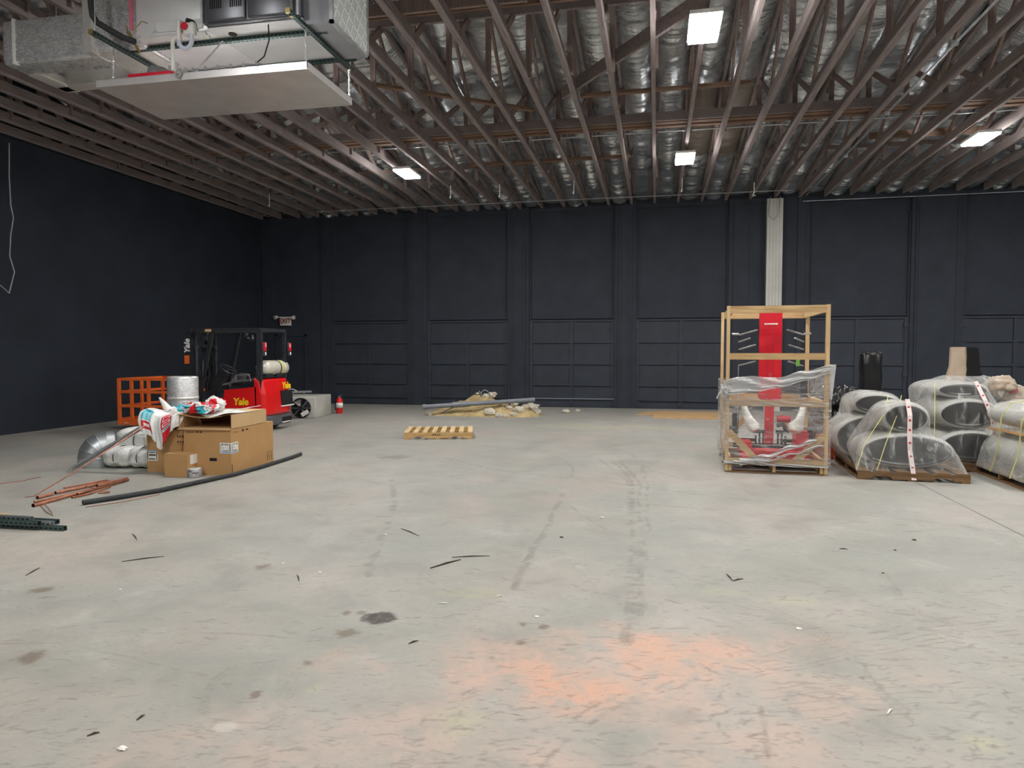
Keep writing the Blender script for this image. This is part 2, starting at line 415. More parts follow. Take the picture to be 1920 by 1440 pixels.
    blob(745, 857, 40, 4, (.13, .12, .10), .5, .7, 1.3, True)
    for px in (0, 13): stroke([(1150+px, 866), (1172+px, 885), (1184+px, 915), (1186+px, 990), (1184+px, 1060), (1178+px, 1120), (1168+px, 1205)], .035, .5)
    stroke([(1204, 872), (1212, 900), (1212, 990), (1204, 1080), (1196, 1170)], .03, .4)
    stroke([(1120, 858), (1150, 880), (1176, 910), (1178, 990)], .03, .35)
    stroke([(1055, 925), (1030, 975), (985, 1060), (960, 1102)], .04, .5)
    stroke([(735, 900), (738, 945), (715, 1010), (690, 1080)], .045, .5)
    stroke([(810, 852), (930, 880), (1060, 896), (1300, 925), (1500, 950), (1920, 1000)], .018, .6)
    stroke([(850, 842), (960, 870), (1150, 905), (1400, 930)], .014, .55)
    stroke([(840, 893), (990, 918), (1130, 936), (1400, 962), (1700, 985)], .016, .55)
    stroke([(970, 825), (1050, 860), (1075, 885), (1060, 900)], .02, .4)
    stroke([(1095, 828), (1180, 850), (1220, 880), (1290, 900)], .018, .4)
    stroke([(1050, 935), (1110, 980), (1160, 1000)], .02, .45)
    for d in (0, 6, 14, 20): stroke([(1380, 1118+d), (1470, 1146+d), (1540, 1180+d), (1610, 1230+d), (1650, 1280+d), (1705, 1330+d)], .010, .45)
    for d in (0, 8): stroke([(1650+d, 1075), (1690+d, 1130), (1780+d, 1170), (1850+d, 1195)], .012, .45)
    for d in (0, 8, 18, 30, 44): stroke([(1420, 1275-d), (1600, 1235-d), (1740, 1205-d), (1920, 1190-d)], .008, .5)
    for d in range(6): stroke([(1420+9*d, 1300+14*d), (1560, 1285+15*d), (1700, 1290+9*d), (1850, 1270+16*d)], .006, .4)
    stroke([(1010, 1440), (1080, 1370), (1200, 1305), (1260, 1280)], .016, .45)
    stroke([(980, 1440), (1060, 1360), (1180, 1290)], .012, .4)
    stroke([(1440, 1440), (1442, 1370), (1430, 1330)], .016, .5)
    stroke([(400, 1128), (430, 1136), (490, 1133)], .012, .5); stroke([(405, 1133), (440, 1139), (485, 1137)], .008, .5)
    stroke([(230, 1183), (330, 1184), (560, 1195)], .010, .35)
    for d in (0, 10, 22): stroke([(480+d, 1440), (500+d, 1350), (560+d, 1260), (700+d, 1190)], .010, .35)
    for d in (0, 12): stroke([(355+d, 1340), (400+d, 1270), (430+d, 1250)], .008, .45)
    stroke([(0, 1205), (140, 1212), (290, 1242), (380, 1265)], .010, .35)
    stroke([(570, 820), (660, 830), (760, 826)], .03, .35)
    stroke([(600, 860), (700, 845), (760, 850)], .02, .3)
    stroke([(3.15, 20, 0), (3.15, 2, 0)], .012, .85, (.045, .04, .035), False, True)
    nyy, nxx = X.shape; n = nxx*nyy
    V = np.stack([X.ravel(), Y.ravel(), np.zeros(n)], 1)
    idx = (np.arange(nyy-1)[:, None]*nxx+np.arange(nxx-1)[None, :])
    F = np.stack([idx, idx+1, idx+nxx+1, idx+nxx], -1).reshape(-1, 4)
    me = bpy.data.meshes.new('floor'); me.vertices.add(n+4)
    extra = np.array([(XL, YF, -.15), (XR, YF, -.15), (XR, YB+.2, -.15), (XL, YB+.2, -.15)])
    me.vertices.foreach_set('co', np.concatenate([V, extra]).astype('f').ravel())
    F = np.concatenate([F, [[n+3, n+2, n+1, n]]])
    me.loops.add(F.size); me.loops.foreach_set('vertex_index', F.astype('i').ravel())
    me.polygons.add(len(F)); me.polygons.foreach_set('loop_start', np.arange(0, F.size, 4, dtype='i')); me.polygons.foreach_set('loop_total', np.full(len(F), 4, dtype='i'))
    me.update(calc_edges=True)
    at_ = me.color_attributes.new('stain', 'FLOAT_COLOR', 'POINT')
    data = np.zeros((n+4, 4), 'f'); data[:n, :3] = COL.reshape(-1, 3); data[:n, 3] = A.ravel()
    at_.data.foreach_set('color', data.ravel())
    m = bpy.data.materials.new('floor_concrete'); m.use_nodes = True; t = NT(m); b = t.n['Principled BSDF']
    P = t.pos()
    big = t.noise(P, .45, 4, .6); mid_ = t.noise(P, 1.9, 6, .68, .4); fin = t.noise(P, 26, 4, .75); tint = t.noise(t.mapping(P, (1, 1, 1), (0, 0, 0), (9, 4, 2)), .55, 4, .6, .3)
    col = t.mix(t.ramp(big, .3, .7), FC0, FC1)
    col = t.mix(t.ramp(tint, .46, .66, 0, .55), col, (.40, .345, .305, 1))
    col = t.mix(t.ramp(tint, .50, .32, 0, .55), col, (.295, .305, .27, 1))
    col = t.mix(t.ramp(mid_, .52, .30, 0, .75), col, (.235, .228, .205, 1))
    col = t.mix(t.ramp(mid_, .56, .74, 0, .65), col, (.46, .445, .41, 1))
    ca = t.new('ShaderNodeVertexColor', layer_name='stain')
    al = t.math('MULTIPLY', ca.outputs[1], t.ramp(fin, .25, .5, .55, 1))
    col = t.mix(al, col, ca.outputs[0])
    for rot, sc, lo, amt in ((-.2, (11, 75, 1), .61, .75), (-.75, (12, 85, 1), .63, .7)):
        n_ = t.noise(t.mapping(P, sc, (0, 0, rot)), 1.0, 3, .7, .5)
        col = t.mix(t.math('MULTIPLY', t.ramp(n_, lo, lo+.09), t.ramp(mid_, .35, .6, .3*amt, amt)), col, (.13, .125, .11, 1))
    col = t.mix(t.ramp(fin, .38, .26, 0, .4), col, (.18, .17, .15, 1))
    col = t.mix(t.ramp(fin, .64, .74, 0, .3), col, (.55, .53, .49, 1))
    t.link(col, b.inputs['Base Color'])
    t.link(t.ramp(mid_, .3, .7, .5, .72), b.inputs['Roughness']); b.inputs['Specular IOR Level'].default_value = .35
    t.link(t.bump(fin, .15, .008), b.inputs['Normal']); me.materials.append(m)
    o = bpy.data.objects.new('floor', me); C.objects.link(o); o['kind'] = 'structure'
FC0 = (.305, .297, .262, 1); FC1 = (.375, .365, .330, 1)
floor_mesh()

# ------------------------------------------------------------------ walls
ZR = lambda y: 6.02+.132*(YB-y)        # roof deck height
struct('wall_left', MB().add([(XL-.2, YF, 0), (XL, YF, 0), (XL, YB, 0), (XL-.2, YB, 0), (XL-.2, YF, ZR(YF)), (XL, YF, ZR(YF)), (XL, YB, ZR(YB)), (XL-.2, YB, ZR(YB))],
      [(0, 3, 2, 1), (4, 5, 6, 7), (1, 2, 6, 5), (0, 4, 7, 3), (0, 1, 5, 4), (2, 3, 7, 6)]), 'wall_black')
struct('wall_right', MB().add([(XR, YF, 0), (XR+.2, YF, 0), (XR+.2, YB, 0), (XR, YB, 0), (XR, YF, ZR(YF)), (XR+.2, YF, ZR(YF)), (XR+.2, YB, ZR(YB)), (XR, YB, ZR(YB))],
      [(0, 3, 2, 1), (4, 5, 6, 7), (1, 2, 6, 5), (0, 4, 7, 3), (0, 1, 5, 4), (2, 3, 7, 6)]), 'wall_black')
struct('wall_front', MB().box(XL-.2, XR+.2, YF-.2, YF, 0, ZR(YF)), 'wall_black')
wb = MB().box(XL-.2, XR+.2, YB+.12, YB+.35, 0, ZR(YB)+.1)
doors = [(-9.87, -7.37), (-6.76, -4.27), (-3.64, -1.17), (-.58, 1.93), (3.99, 6.50), (7.76, 10.27), (10.9, 13.4)]
edges = [XL]+[q for d in doors for q in d]+[XR]
for i in range(0, len(edges), 2):          # piers between the bays
    a, c = edges[i]-.0, edges[i+1]
    wb.box(a, c, YB, YB+.14, 0, ZR(YB))
    if c-a < 1.5:
        wb.box(a+.10, c-.10, YB-.035, YB+.02, 0, 5.72)
        wb.box(a+.16, a+.20, YB-.05, YB, 0, 5.5); wb.box(c-.20, c-.16, YB-.05, YB, 0, 5.5)
    elif c-a < 3:
        wb.box(a+.12, a+.50, YB-.03, YB+.02, 0, 5.7); wb.box(c-.3, c-.1, YB-.03, YB+.02, 0, 5.7)
wb.box(-3.64-.47, -3.64-.15, YB-.055, YB, 0, 1.53)      # low boxed panel on the third pier
struct('wall_back', wb, 'pier_black')
for i, (a, c) in enumerate(doors):
    d = thing('door_%d' % (i+1), 'black painted loading bay door', 'door', (a, YB+.09, 0)); d['kind'] = 'structure'
    del d['category']
    w = c-a; p = MB().box(0, w, 0, .03, 0, 2.52); part('door_panel', p, 'door_black', d)
    r = MB()
    for z in (2.50, 1.88, 1.26, .645): r.box(.02, w-.02, -.045, 0, z-.022, z+.022)
    for x in (.05, w-.05, w*.5): r.box(x-.05, x+.05, -.035, 0, .06, 2.5)
    for z in (2.3, 1.0): r.box(-.02, .12, -.06, 0, z-.05, z+.05); r.box(w-.12, w+.02, -.06, 0, z-.05, z+.05)
    part('door_rail', r, 'door_black', d)
    part('bottom_bar', MB().beam((0, -.05, .235+.01*math.sin(i)), (w, -.05, .24-.02*math.cos(i*2)), .02, .03), 'pvc_grey' if i in (2,) else 'door_black', d)
    hdr = MB().box(0, w, -.02, .03, 2.56, 2.60).box(.0, .05, -.03, .03, 0, 5.3).box(w-.05, w, -.03, .03, 0, 5.3)
    part('door_track', hdr, 'pier_black', d)
# plain door by the exit sign
struct('trim_1', MB().box(-11.75, -11.68, YB-.03, YB, 0, 2.15).box(-10.75, -10.68, YB-.03, YB, 0, 2.15).box(-11.75, -10.68, YB-.03, YB, 2.1, 2.17), 'door_black')

# ------------------------------------------------------------------ roof lining (sagging foil blankets) and trusses
PITCHX, X0 = .635, -.08
TX = [X0+PITCHX*i for i in range(-19, 23)]
def roof():
    nu = 10
    ys = np.concatenate([np.linspace(YF, 3, 60)[:-1], np.linspace(3, YB+.1, 860)]); ny = len(ys)-1
    V = []; F = []; MI = []
    xs_all = [XL-.1]+TX+[XR+.1]
    def n1(seed, f):
        r = np.random.RandomState(seed); k = int(abs(YB-YF)*f)+4; g = r.rand(k)
        u = (ys-YF)*f; i = np.floor(u).astype(int); t = u-i; t = t*t*(3-2*t); return g[i]*(1-t)+g[i+1]*t
    base = 0
    for b in range(len(xs_all)-1):
        xa, xb = xs_all[b], xs_all[b+1]
        sag = .05+.09*n1(b*5+1, .55)+.05*n1(b*5+2, 1.7)
        tw = (n1(b*5+3, .8)-.5)*.5
        f1, f2, f3 = n1(b*5+4, 6)-.5, n1(b*5+5, 11)-.5, n1(b*5+6, 3)-.5
        cols = []
        for i in range(nu+1):
            u = i/nu; sh = 4*u*(1-u)
            yy = ys+.22*sh*0
            # folds shift along the sag so that they read as hanging scallops
            def sh_n(seed, f, k=.28):
                r = np.random.RandomState(seed); g = r.rand(int(abs(YB-YF)*f)+90); q = (ys-YF+k*sh+tw*u*.6+1.0)*f
                j = np.floor(q).astype(int); t = q-j; t = t*t*(3-2*t); return g[j]*(1-t)+g[j+1]*t-.5
            g_ = np.clip((n1(b*5+8, 1.1)-.25)*1.8, .15, 1)
            z = 6.02+.132*(YB-ys)-.05-sag*sh-.085*(.25+sh)*sh_n(b*7+9, 3.4)-.07*(.4+sh)*g_*np.abs(sh_n(b*7+10, 6, .30))*1.6-.05*g_*(.4+sh)*np.abs(sh_n(b*7+11, 15, .30))*1.7-.02*g_*(.4+sh)*np.abs(sh_n(b*7+12, 30, .30))*1.7
            cols.append(np.stack([np.full(ny+1, xa+(xb-xa)*u), ys, z], 1))
        blk = np.stack(cols, 1).reshape(-1, 3); V.append(blk)
        kraft = b in (21, 22)
        idx = np.arange(ny)[:, None]*(nu+1)+np.arange(nu)[None, :]+base
        q = np.stack([idx, idx+nu+1, idx+nu+2, idx+1], -1).reshape(-1, 4); F.append(q)
        mi = np.zeros((ny, nu), int)
        if kraft: mi[(ys[:-1] > 13.9) & (ys[:-1] < 17.3), :] = 1
        MI.append(mi.reshape(-1)); base += blk.shape[0]
    V = np.concatenate(V); F = np.concatenate(F); MI = np.concatenate(MI)
    me = bpy.data.meshes.new('ceiling'); me.vertices.add(len(V)); me.vertices.foreach_set('co', V.astype('f').ravel())
    me.loops.add(F.size); me.loops.foreach_set('vertex_index', F.astype('i').ravel())
    me.polygons.add(len(F)); me.polygons.foreach_set('loop_start', np.arange(0, F.size, 4, dtype='i')); me.polygons.foreach_set('loop_total', np.full(len(F), 4, dtype='i'))
    me.materials.append(M['foil_roof']); me.materials.append(M['kraft'])
    me.update(calc_edges=True); me.polygons.foreach_set('material_index', MI.astype('i')); me.polygons.foreach_set('use_smooth', np.ones(len(F), dtype=bool)); me.validate()
    o = bpy.data.objects.new('ceiling', me); C.objects.link(o); o['kind'] = 'structure'
roof()
struct('trim_2', MB().add([(XL-.2, YF-.2, ZR(YF)+.1), (XR+.2, YF-.2, ZR(YF)+.1), (XR+.2, YB+.35, ZR(YB)+.1), (XL-.2, YB+.35, ZR(YB)+.1)], [(0, 1, 2, 3)])
       .add([(XL-.2, YF-.2, ZR(YF)+.3), (XR+.2, YF-.2, ZR(YF)+.3), (XR+.2, YB+.35, ZR(YB)+.3), (XL-.2, YB+.35, ZR(YB)+.3)], [(0, 1, 2, 3)]), 'wall_black')
ZC = 5.74
ordw = ['first', 'second', 'third', 'fourth', 'fifth', 'sixth', 'seventh', 'eighth', 'ninth', 'tenth', 'eleventh', 'twelfth', 'thirteenth', 'fourteenth', 'fifteenth', 'sixteenth', 'seventeenth', 'eighteenth', 'nineteenth', 'twentieth', 'twenty-first', 'twenty-second', 'twenty-third', 'twenty-fourth', 'twenty-fifth', 'twenty-sixth', 'twenty-seventh', 'twenty-eighth', 'twenty-ninth', 'thirtieth', 'thirty-first', 'thirty-second', 'thirty-third', 'thirty-fourth', 'thirty-fifth', 'thirty-sixth', 'thirty-seventh', 'thirty-eighth', 'thirty-ninth', 'fortieth', 'forty-first', 'forty-second']
def truss():
    o = thing('roof_truss', '', 'roof truss', (TX[0], 0, 0), 0, 'dark wooden trusses running the length of the hall')
    part('bottom_chord', MB().box(-.032, .032, YF+.1, YB-.005, ZC, ZC+.17), 'truss_wood', o)
    zt = lambda y: ZR(y)-.06
    part('top_chord', MB().beam((0, YF+.1, zt(YF+.1)-.09), (0, YB-.12, max(zt(YB-.12)-.09, ZC+.12)), .05, .1), 'truss_wood', o)
    for yb in (5.8, 9.1, 12.4, 15.7):
        for s in (-1, 1):
            yt = yb+s*1.6
            part('web', MB().beam((.022*s, yb+s*.06, ZC+.1), (.022*s, yt, zt(yt)-.06), .038, .09), 'web_wood', o)
    for yv in (4.15, 7.45, 10.75, 14.05, 17.35):
        part('web', MB().beam((.03, yv, ZC+.05), (.03, yv, zt(yv)-.05), .04, .085, up=(1, 0, 0)), 'web_wood', o)
    return o
t0 = truss()
def tlabel(i):
    return 'dark brown wooden roof truss, %s from the left wall' % ordw[i]
for i, x in enumerate(TX):
    o = t0 if i == 0 else copy_tree(t0)
    o.location.x = x; o['label'] = tlabel(i)
# cross boards and bracing lying on the bottom chords
zb = ZC+.17
def board(a, b, w, h, label, m='brace_wood', up=(0, 0, 1)):
    return one('bracing_board', MB().beam(a, b, w, h, up=up), m, label, 'wooden board', 'bracing boards nailed across the roof trusses')
board((XL+.05, 13.55, zb+.08), (XR-.05, 13.55, zb+.08), .05, .16, 'long upright cross board, nearest of the stacked pair spanning the whole hall', 'truss_wood')
board((XL+.05, 13.72, zb+.03), (XR-.05, 13.72, zb+.03), .14, .05, 'long flat orange-brown cross board behind the upright one, spanning the hall')
board((XL+.05, 13.95, zb+.03), (XR-.05, 13.95, zb+.03), .12, .05, 'long flat cross board just behind the orange-brown pair, spanning the hall')
board((-4.3, 15.9, zb+.03), (-.6, 15.9, zb+.03), .13, .05, 'short flat board across the trusses right of the left far lamp')
board((4.2, 15.6, zb+.08), (6.6, 15.6, zb+.08), .05, .14, 'short upright board across the trusses left of the right-hand lamp')
board((-1.3, 12.05, zb+.03), (1.45, 12.0, zb+.03), .1, .05, 'short light board across the central trusses below the nearest lamp')
board((-1.6, 12.05, zb+.10), (.55, 9.2, zb+.10), .05, .2, 'dark diagonal brace rising towards the nearest lamp', 'truss_wood')
board((-4.8, 10.7, zb+.04), (-2.2, 12.6, zb+.04), .09, .05, 'thin reddish diagonal brace right of the air handler')
board((-4.3, 9.15, zb+.28), (1.2, 9.15, zb+.28), .05, .16, 'upper brown cross board above the air handler filter end', 'brace_wood')
board((-4.8, 9.55, zb+.33), (1.6, 9.55, zb+.33), .05, .10, 'dark thin cross board, second behind the air handler', 'truss_wood')
board((-4.3, 8.7, zb+.10), (-1.6, 8.7, zb+.10), .05, .16, 'short reddish cross board close to the air handler filter', 'web_wood')
one('electrical_conduit', MB().tube([(XL+.1, 14.15, zb-.02), (3, 14.15, zb-.015), (XR-.1, 14.15, zb-.02)], .014, 6), 'galv', 'thin pale conduit running behind the long cross boards', 'conduit')
cd = MB().tube([(3.88, 2.5, ZC-.03), (3.86, 12, ZC-.03), (3.82, 19.7, ZC-.03)], .018, 8)
for y in (4.5, 7.5, 10.5, 13.3, 16): cd.box(3.82, 3.90, y-.03, y+.03, ZC-.06, ZC+.0)
one('electrical_conduit', cd, 'galv', 'pale conduit running towards the back wall above the crate', 'conduit')
one('electrical_conduit', MB().tube([(3.8, YB-.07, 5.62), (9, YB-.07, 5.64), (XR-.1, YB-.07, 5.62)], .012, 6), 'galv', 'thin conduit along the top of the black back wall', 'conduit')
one('hanging_pipe', MB().tube([(-9.5, 18.6, 5.60), (-3, 18.6, 5.62), (3.2, 18.6, 5.62)], .010, 6), 'wire_grey', 'thin grey wire line strung under the far ends of the trusses', 'pipe')
for i, (px, py, w_) in enumerate([(505, 366, 'far left'), (845, 349, 'right of the left far lamp'), (937, 347, 'middle of the row'), (1076, 340, 'left of the central lamps'), (1279, 336, 'below the far central lamp')]):
    p = at(px, py, z=5.72)
    m_ = MB().tube([(p.x, p.y, 5.74), (p.x, p.y, 5.48)], .008, 6).tube([(p.x, p.y, 5.48), (p.x-.02, p.y, 5.44), (p.x, p.y, 5.42)], .016, 6)
    one('hanger_rod', m_, 'label_white', 'short white hanger rod under the trusses, %s' % w_, 'hanger', 'short white hanger rods near the back wall')
one('hanger_hook', MB().tube([at(1414, 342, z=5.74), at(1414, 360, y=at(1414, 342, z=5.74).y), at(1411, 368, y=at(1414, 342, z=5.74).y), at(1417, 366, y=at(1414, 342, z=5.74).y)], .012, 6), 'label_white', 'white hook hanging left of the white post top', 'hook')

# ------------------------------------------------------------------ high-bay lamps
def lamp():
    o = thing('high_bay_lamp', '', 'lamp', (0, 0, 5.56), 0, 'square high-bay lamps hung under the trusses')
    part('housing', MB().box(-.19, .19, -.385, .385, .012, .06).box(-.1, .1, -.2, .2, .06, .10), 'label_white', o)
    part('lens', MB().box(-.178, .178, -.375, .375, -.02, .012), 'lamp_lens', o)
    part('suspension_wire', MB().tube([(0, -.25, .08), (0, -.1, .3)], .004, 5).tube([(0, .25, .08), (0, .1, .3)], .004, 5), 'wire_grey', o)
    return o
L0 = lamp(); first = True
spots = {(.54, 9.05): 'brightly lit white panel lamp, nearest to the viewer above the hall centre', (.54, 14.95): 'lit white panel lamp hanging in line behind the nearest one',
         (-5.47, 14.95): 'lit white panel lamp over the left half beyond the air handler', (5.88, 14.7): 'lit white panel lamp on the right above the wrapped loads'}
for x in (-5.47, .54, 5.88, 11.6):
    for y in (14.95, 9.05, 3.1, -2.8):
        if (x, y) == (5.88, 14.95): y = 14.7
        o = L0 if first else copy_tree(L0); first = False
        o.location = (x, y, 5.56)
        o['label'] = spots.get((x, y), 'lit white panel lamp outside the view over the %s' % ('front of the hall' if y < 4 else 'side of the hall'))

# ------------------------------------------------------------------ white post, exit sign, hanging wire
pw = MB()
for k in range(5):
    x = 2.87+k*.082; pw.box(x, x+.078, YB-.24, YB-.10, 0, 5.68)
pw.box(2.87, 3.28, YB-.21, YB-.04, 0, 5.70)
t = thing('steel_post', 'tall white ribbed post against the black back wall', 'post', (3.07, YB-.14, 0))
wpart('post_body', pw, 'post_white', t)
wpart('cable_loop', MB().tube([(2.95, YB-.26, 5.74), (2.90, YB-.26, 5.45), (2.92, YB-.26, 5.22), (3.05, YB-.26, 5.12), (3.16, YB-.26, 5.3), (3.19, YB-.26, 5.74)], .009, 6), 'wire_grey', t)
t = thing('exit_sign', 'small white EXIT sign with two lamp heads on the black wall', 'exit sign', (-11.37, YB-.03, 2.42))
wpart('sign_body', MB().rbox(-11.55, -11.19, YB-.09, YB-.002, 2.42, 2.70, .02), 'exit_face', t)
part('lettering', text_mb('EXIT', .2, frame((0, -.066, .145), (1, 0, 0), (0, 0, 1)), .003, bold=.004), 'exit_red', t)
for s in (-1, 1):
    cx = -11.37+s*.29
    wpart('lamp_head', MB().tube([(cx, YB-.06, 2.70), (cx+s*.03, YB-.14, 2.665)], .06, 12, rs=[.045, .062]).box(cx-.1*s-.06, cx-.1*s+.06, YB-.07, YB-.02, 2.68, 2.705), 'exit_face', t)
p = [at(px, py, x=-11.6) for px, py in [(17, 268), (17, 330), (20, 385), (25, 408), (20, 440), (18, 480), (27, 510), (22, 530), (17, 550)]]
t_ = MB().tube(p, .012, 6)
t_.tube([p[-1], at(8, 541, x=-11.6), at(-6, 530, x=-11.6)], .008, 5)
one('loose_cable', t_, 'wire_grey', 'thin grey cable hanging loose before the black left wall', 'cable')
# ------------------------------------------------------------------ suspended air handler
def chain(a, b, label):
    a = Vector(a); b = Vector(b); n = max(3, int((b-a).length/.028)); mb = MB(); d = (b-a)/n
    up = Vector((0, 1, 0)) if abs(d.normalized().y) < .9 else Vector((1, 0, 0))
    x = d.cross(up).normalized(); y = d.cross(x).normalized()
    for i in range(n):
        c = a+d*(i+.5); s_ = x if i % 2 else y
        loop = [c+d*.72*math.cos(q)+s_*.0085*math.sin(q) for q in [k*PI/4 for k in range(9)]]
        mb.tube(loop, .0055, 4, cap=False)
    return one('hanging_chain', mb, 'chain_steel', label, 'chain', 'chains holding the drain pan')
ZU = 5.00
UX0, UX1, UY0, UY1 = -5.56, -3.52, 6.66, 7.72
ah = thing('air_handler', 'grey and white horizontal air handler hanging under the trusses', 'air handler', ((UX0+UX1)/2, (UY0+UY1)/2, ZU))
wpart('coil_case', MB().rbox(UX0, -4.66, UY0+.10, UY1, ZU, ZU+.60, .012, seg=2).box(-5.3, -4.74, UY0+.085, UY0+.11, ZU+.03, ZU+.13), 'cabinet_white', ah)
wpart('base_panel', MB().box(-4.66, -3.58, UY0+.06, UY1, ZU, ZU+.04), 'cabinet_white', ah)
wpart('cabinet', MB().rbox(-4.66, -3.58, UY0, UY1, ZU+.012, ZU+.60, .012, seg=2), 'panel_dark', ah)
pn = MB().rbox(-4.62, -4.17, UY0-.03, UY0+.01, ZU+.03, ZU+.57, .012, seg=2).rbox(-4.14, -3.63, UY0-.03, UY0+.01, ZU+.03, ZU+.57, .012, seg=2)
p1 = wpart('access_panel', pn, 'panel_dark', ah)
for cx in (-4.50, -4.27):
    lv = MB()
    for row in (0, 1):
        for k in range(6): lv.box(cx-.065+k*.024, cx-.065+k*.024+.011, UY0-.034, UY0-.028, ZU+.15+row*.15, ZU+.15+row*.15+.12)
    wpart('louvre_slots', lv, 'slot_black', p1)
kb = MB(); kb.tube([(-4.47, UY0+.22, ZU+.005), (-4.47, UY0+.22, ZU-.006)], .045, 16)
wpart('knockout', kb, 'slot_black', ah)
wpart('corner_strip', MB().box(-3.60, -3.575, UY0-.012, UY0+.03, ZU+.02, ZU+.6).box(-4.68, -4.655, UY0-.03, UY0+.03, ZU+.02, ZU+.6), 'galv', ah)
# return air box with its pleated filter
wpart('filter_box', MB().box(-3.58, -3.27, 6.76, 7.64, ZU-.04, ZU+.66), 'cabinet_grey', ah)
ff = MB()
for a, c, e, g in ((6.74, 7.66, -.05, -.02), (6.74, 7.66, .64, .67), (6.74, 6.775, -.05, .67), (7.625, 7.66, -.05, .67)): ff.box(-3.29, -3.25, a, c, ZU+e, ZU+g)
fo = wpart('filter_frame', ff, 'galv', ah)
wpart('filter', MB().box(-3.275, -3.262, 6.77, 7.63, ZU-.02, ZU+.64), 'filter_white', ah)
fg = MB()
for k in range(-5, 10):
    y0 = 6.77+k*.13
    a = Vector((-3.258, y0, ZU-.02)); b = Vector((-3.258, y0+.33, ZU+.64))
    def clip(a, b):
        out = []
        for t in np.linspace(0, 1, 40):
            p = a.lerp(b, t)
            if 6.77 < p.y < 7.63: out.append(p)
        return out
    q = clip(a, b)
    if len(q) > 3: fg.beam(q[0], q[-1], .004, .013)
for k in range(-3, 7):
    a = Vector((-3.258, 6.60, ZU+.05+k*.16)); b = Vector((-3.258, 7.8, ZU-.35+k*.16)); q = [p for p in [a.lerp(b, t) for t in np.linspace(0, 1, 60)] if 6.77 < p.y < 7.63 and ZU-.02 < p.z < ZU+.64]
    if len(q) > 3: fg.beam(q[0], q[-1], .004, .018)
wpart('filter_grid', fg, 'filter_grid', ah)
wpart('flue_elbow', MB().tube([(-4.92, 6.60, ZU+.72), (-4.90, 6.60, ZU+.60), (-4.86, 6.60, ZU+.50), (-4.80, 6.60, ZU+.43), (-4.72, 6.60, ZU+.40), (-4.64, 6.60, ZU+.40)], .075, 16), 'galv', ah)
wpart('flue_pipe', MB().tube([(-5.25, 6.60, ZU+1.0), (-4.92, 6.60, ZU+.69)], .07, 16), 'galv', ah)
wpart('control_cord', MB().tube([(-3.98, UY0+.10, ZU), (-3.985, UY0+.12, ZU-.15), (-4.02, 6.74, ZU-.33), (-4.10, 6.72, ZU-.40)], .007, 6), 'rubber', ah)
# strut cradle
cr = thing('strut_cradle', 'dark green slotted strut frame carrying the air handler', 'support frame', (-4.7, 7.2, ZU-.045))
def strut(mb, a, b, w=.041, h=.041, slots=True, side='z'):
    a = Vector(a); b = Vector(b); d = (b-a).normalized(); x = d.cross(Vector((0, 0, 1))).normalized()*w/2; z = Vector((0, 0, h/2))
    t_ = .004
    mb.beam(a-z, b-z, w, t_); mb.beam(a+x, b+x, t_, h); mb.beam(a-x, b-x, t_, h)
    mb.beam(a+z-x*.6, b+z-x*.6, w*.3, t_); mb.beam(a+z+x*.6, b+z+x*.6, w*.3, t_)
    if slots:
        L = (b-a).length; n = int(L/.05)
        for k in range(n):
            c = a+d*(k+.5)*L/n
            mb.beam(c-z-Vector((0, 0, .0025))-d*.014, c-z-Vector((0, 0, .0025))+d*.014, .014, .002, 1)
            for q in (x, -x):
                mb.beam(c+q*1.12-d*.014, c+q*1.12+d*.014, .002, .014, 1)
for y in (6.97, 7.68):
    mb = MB(); strut(mb, (-5.9, y, ZU-.022), (-3.42, y, ZU-.022)); wpart('cross_strut', mb, ['strut_green', 'slot_black'], cr)
for x in (-5.80, -3.555):
    mb = MB(); strut(mb, (x, 6.40, ZU-.066), (x, 7.88, ZU-.066)); o = wpart('side_strut', mb, ['strut_green', 'slot_black'], cr)
for x in (-5.80, -3.555):
    for y in (6.46, 7.82):
        wpart('threaded_rod', MB().tube([(x, y, ZU-.1), (x, y, ZC+.1)], .006, 6), 'chain_steel', cr)
        wpart('end_cap', MB().box(x-.024, x+.024, y-.07, y-.055, ZU-.09, ZU-.042).cyl((x, y, ZU-.1), .018, .01, 8), 'brass', cr)
# drain pan
PX0, PX1, PY0, PY1, PZ = -6.06, -3.53, 6.73, 7.81, 4.50
dp = MB().box(PX0, PX1, PY0, PY1, PZ, PZ+.004)
for a in ((PX0, PX1, PY0, PY0+.006), (PX0, PX1, PY1-.006, PY1), (PX0, PX0+.006, PY0, PY1), (PX1-.006, PX1, PY0, PY1)): dp.box(*a, PZ+.004, PZ+.075)
dp.box(PX0, PX1, PY0, PY0+.02, PZ+.073, PZ+.078).box(PX1-.02, PX1, PY0, PY1, PZ+.073, PZ+.078)
one('drain_pan', dp, 'pan_metal', 'wide shallow sheet metal drain pan hung under the air handler', 'drain pan')
chain((-3.56, 6.76, PZ+.07), (-3.56, 6.76, ZU-.09), 'short chain at the right near corner of the drain pan')
chain((-3.55, 7.78, PZ+.07), (-3.55, 7.78, ZU-.09), 'short chain at the right far corner of the drain pan')
chain((-5.86, 6.76, PZ+.07), (-5.84, 6.76, ZU-.09), 'short chain at the left near corner of the drain pan')
chain((-4.86, 6.76, PZ+.07), (-4.62, 6.92, ZU-.05), 'slanting chain at the middle of the drain pan edge')
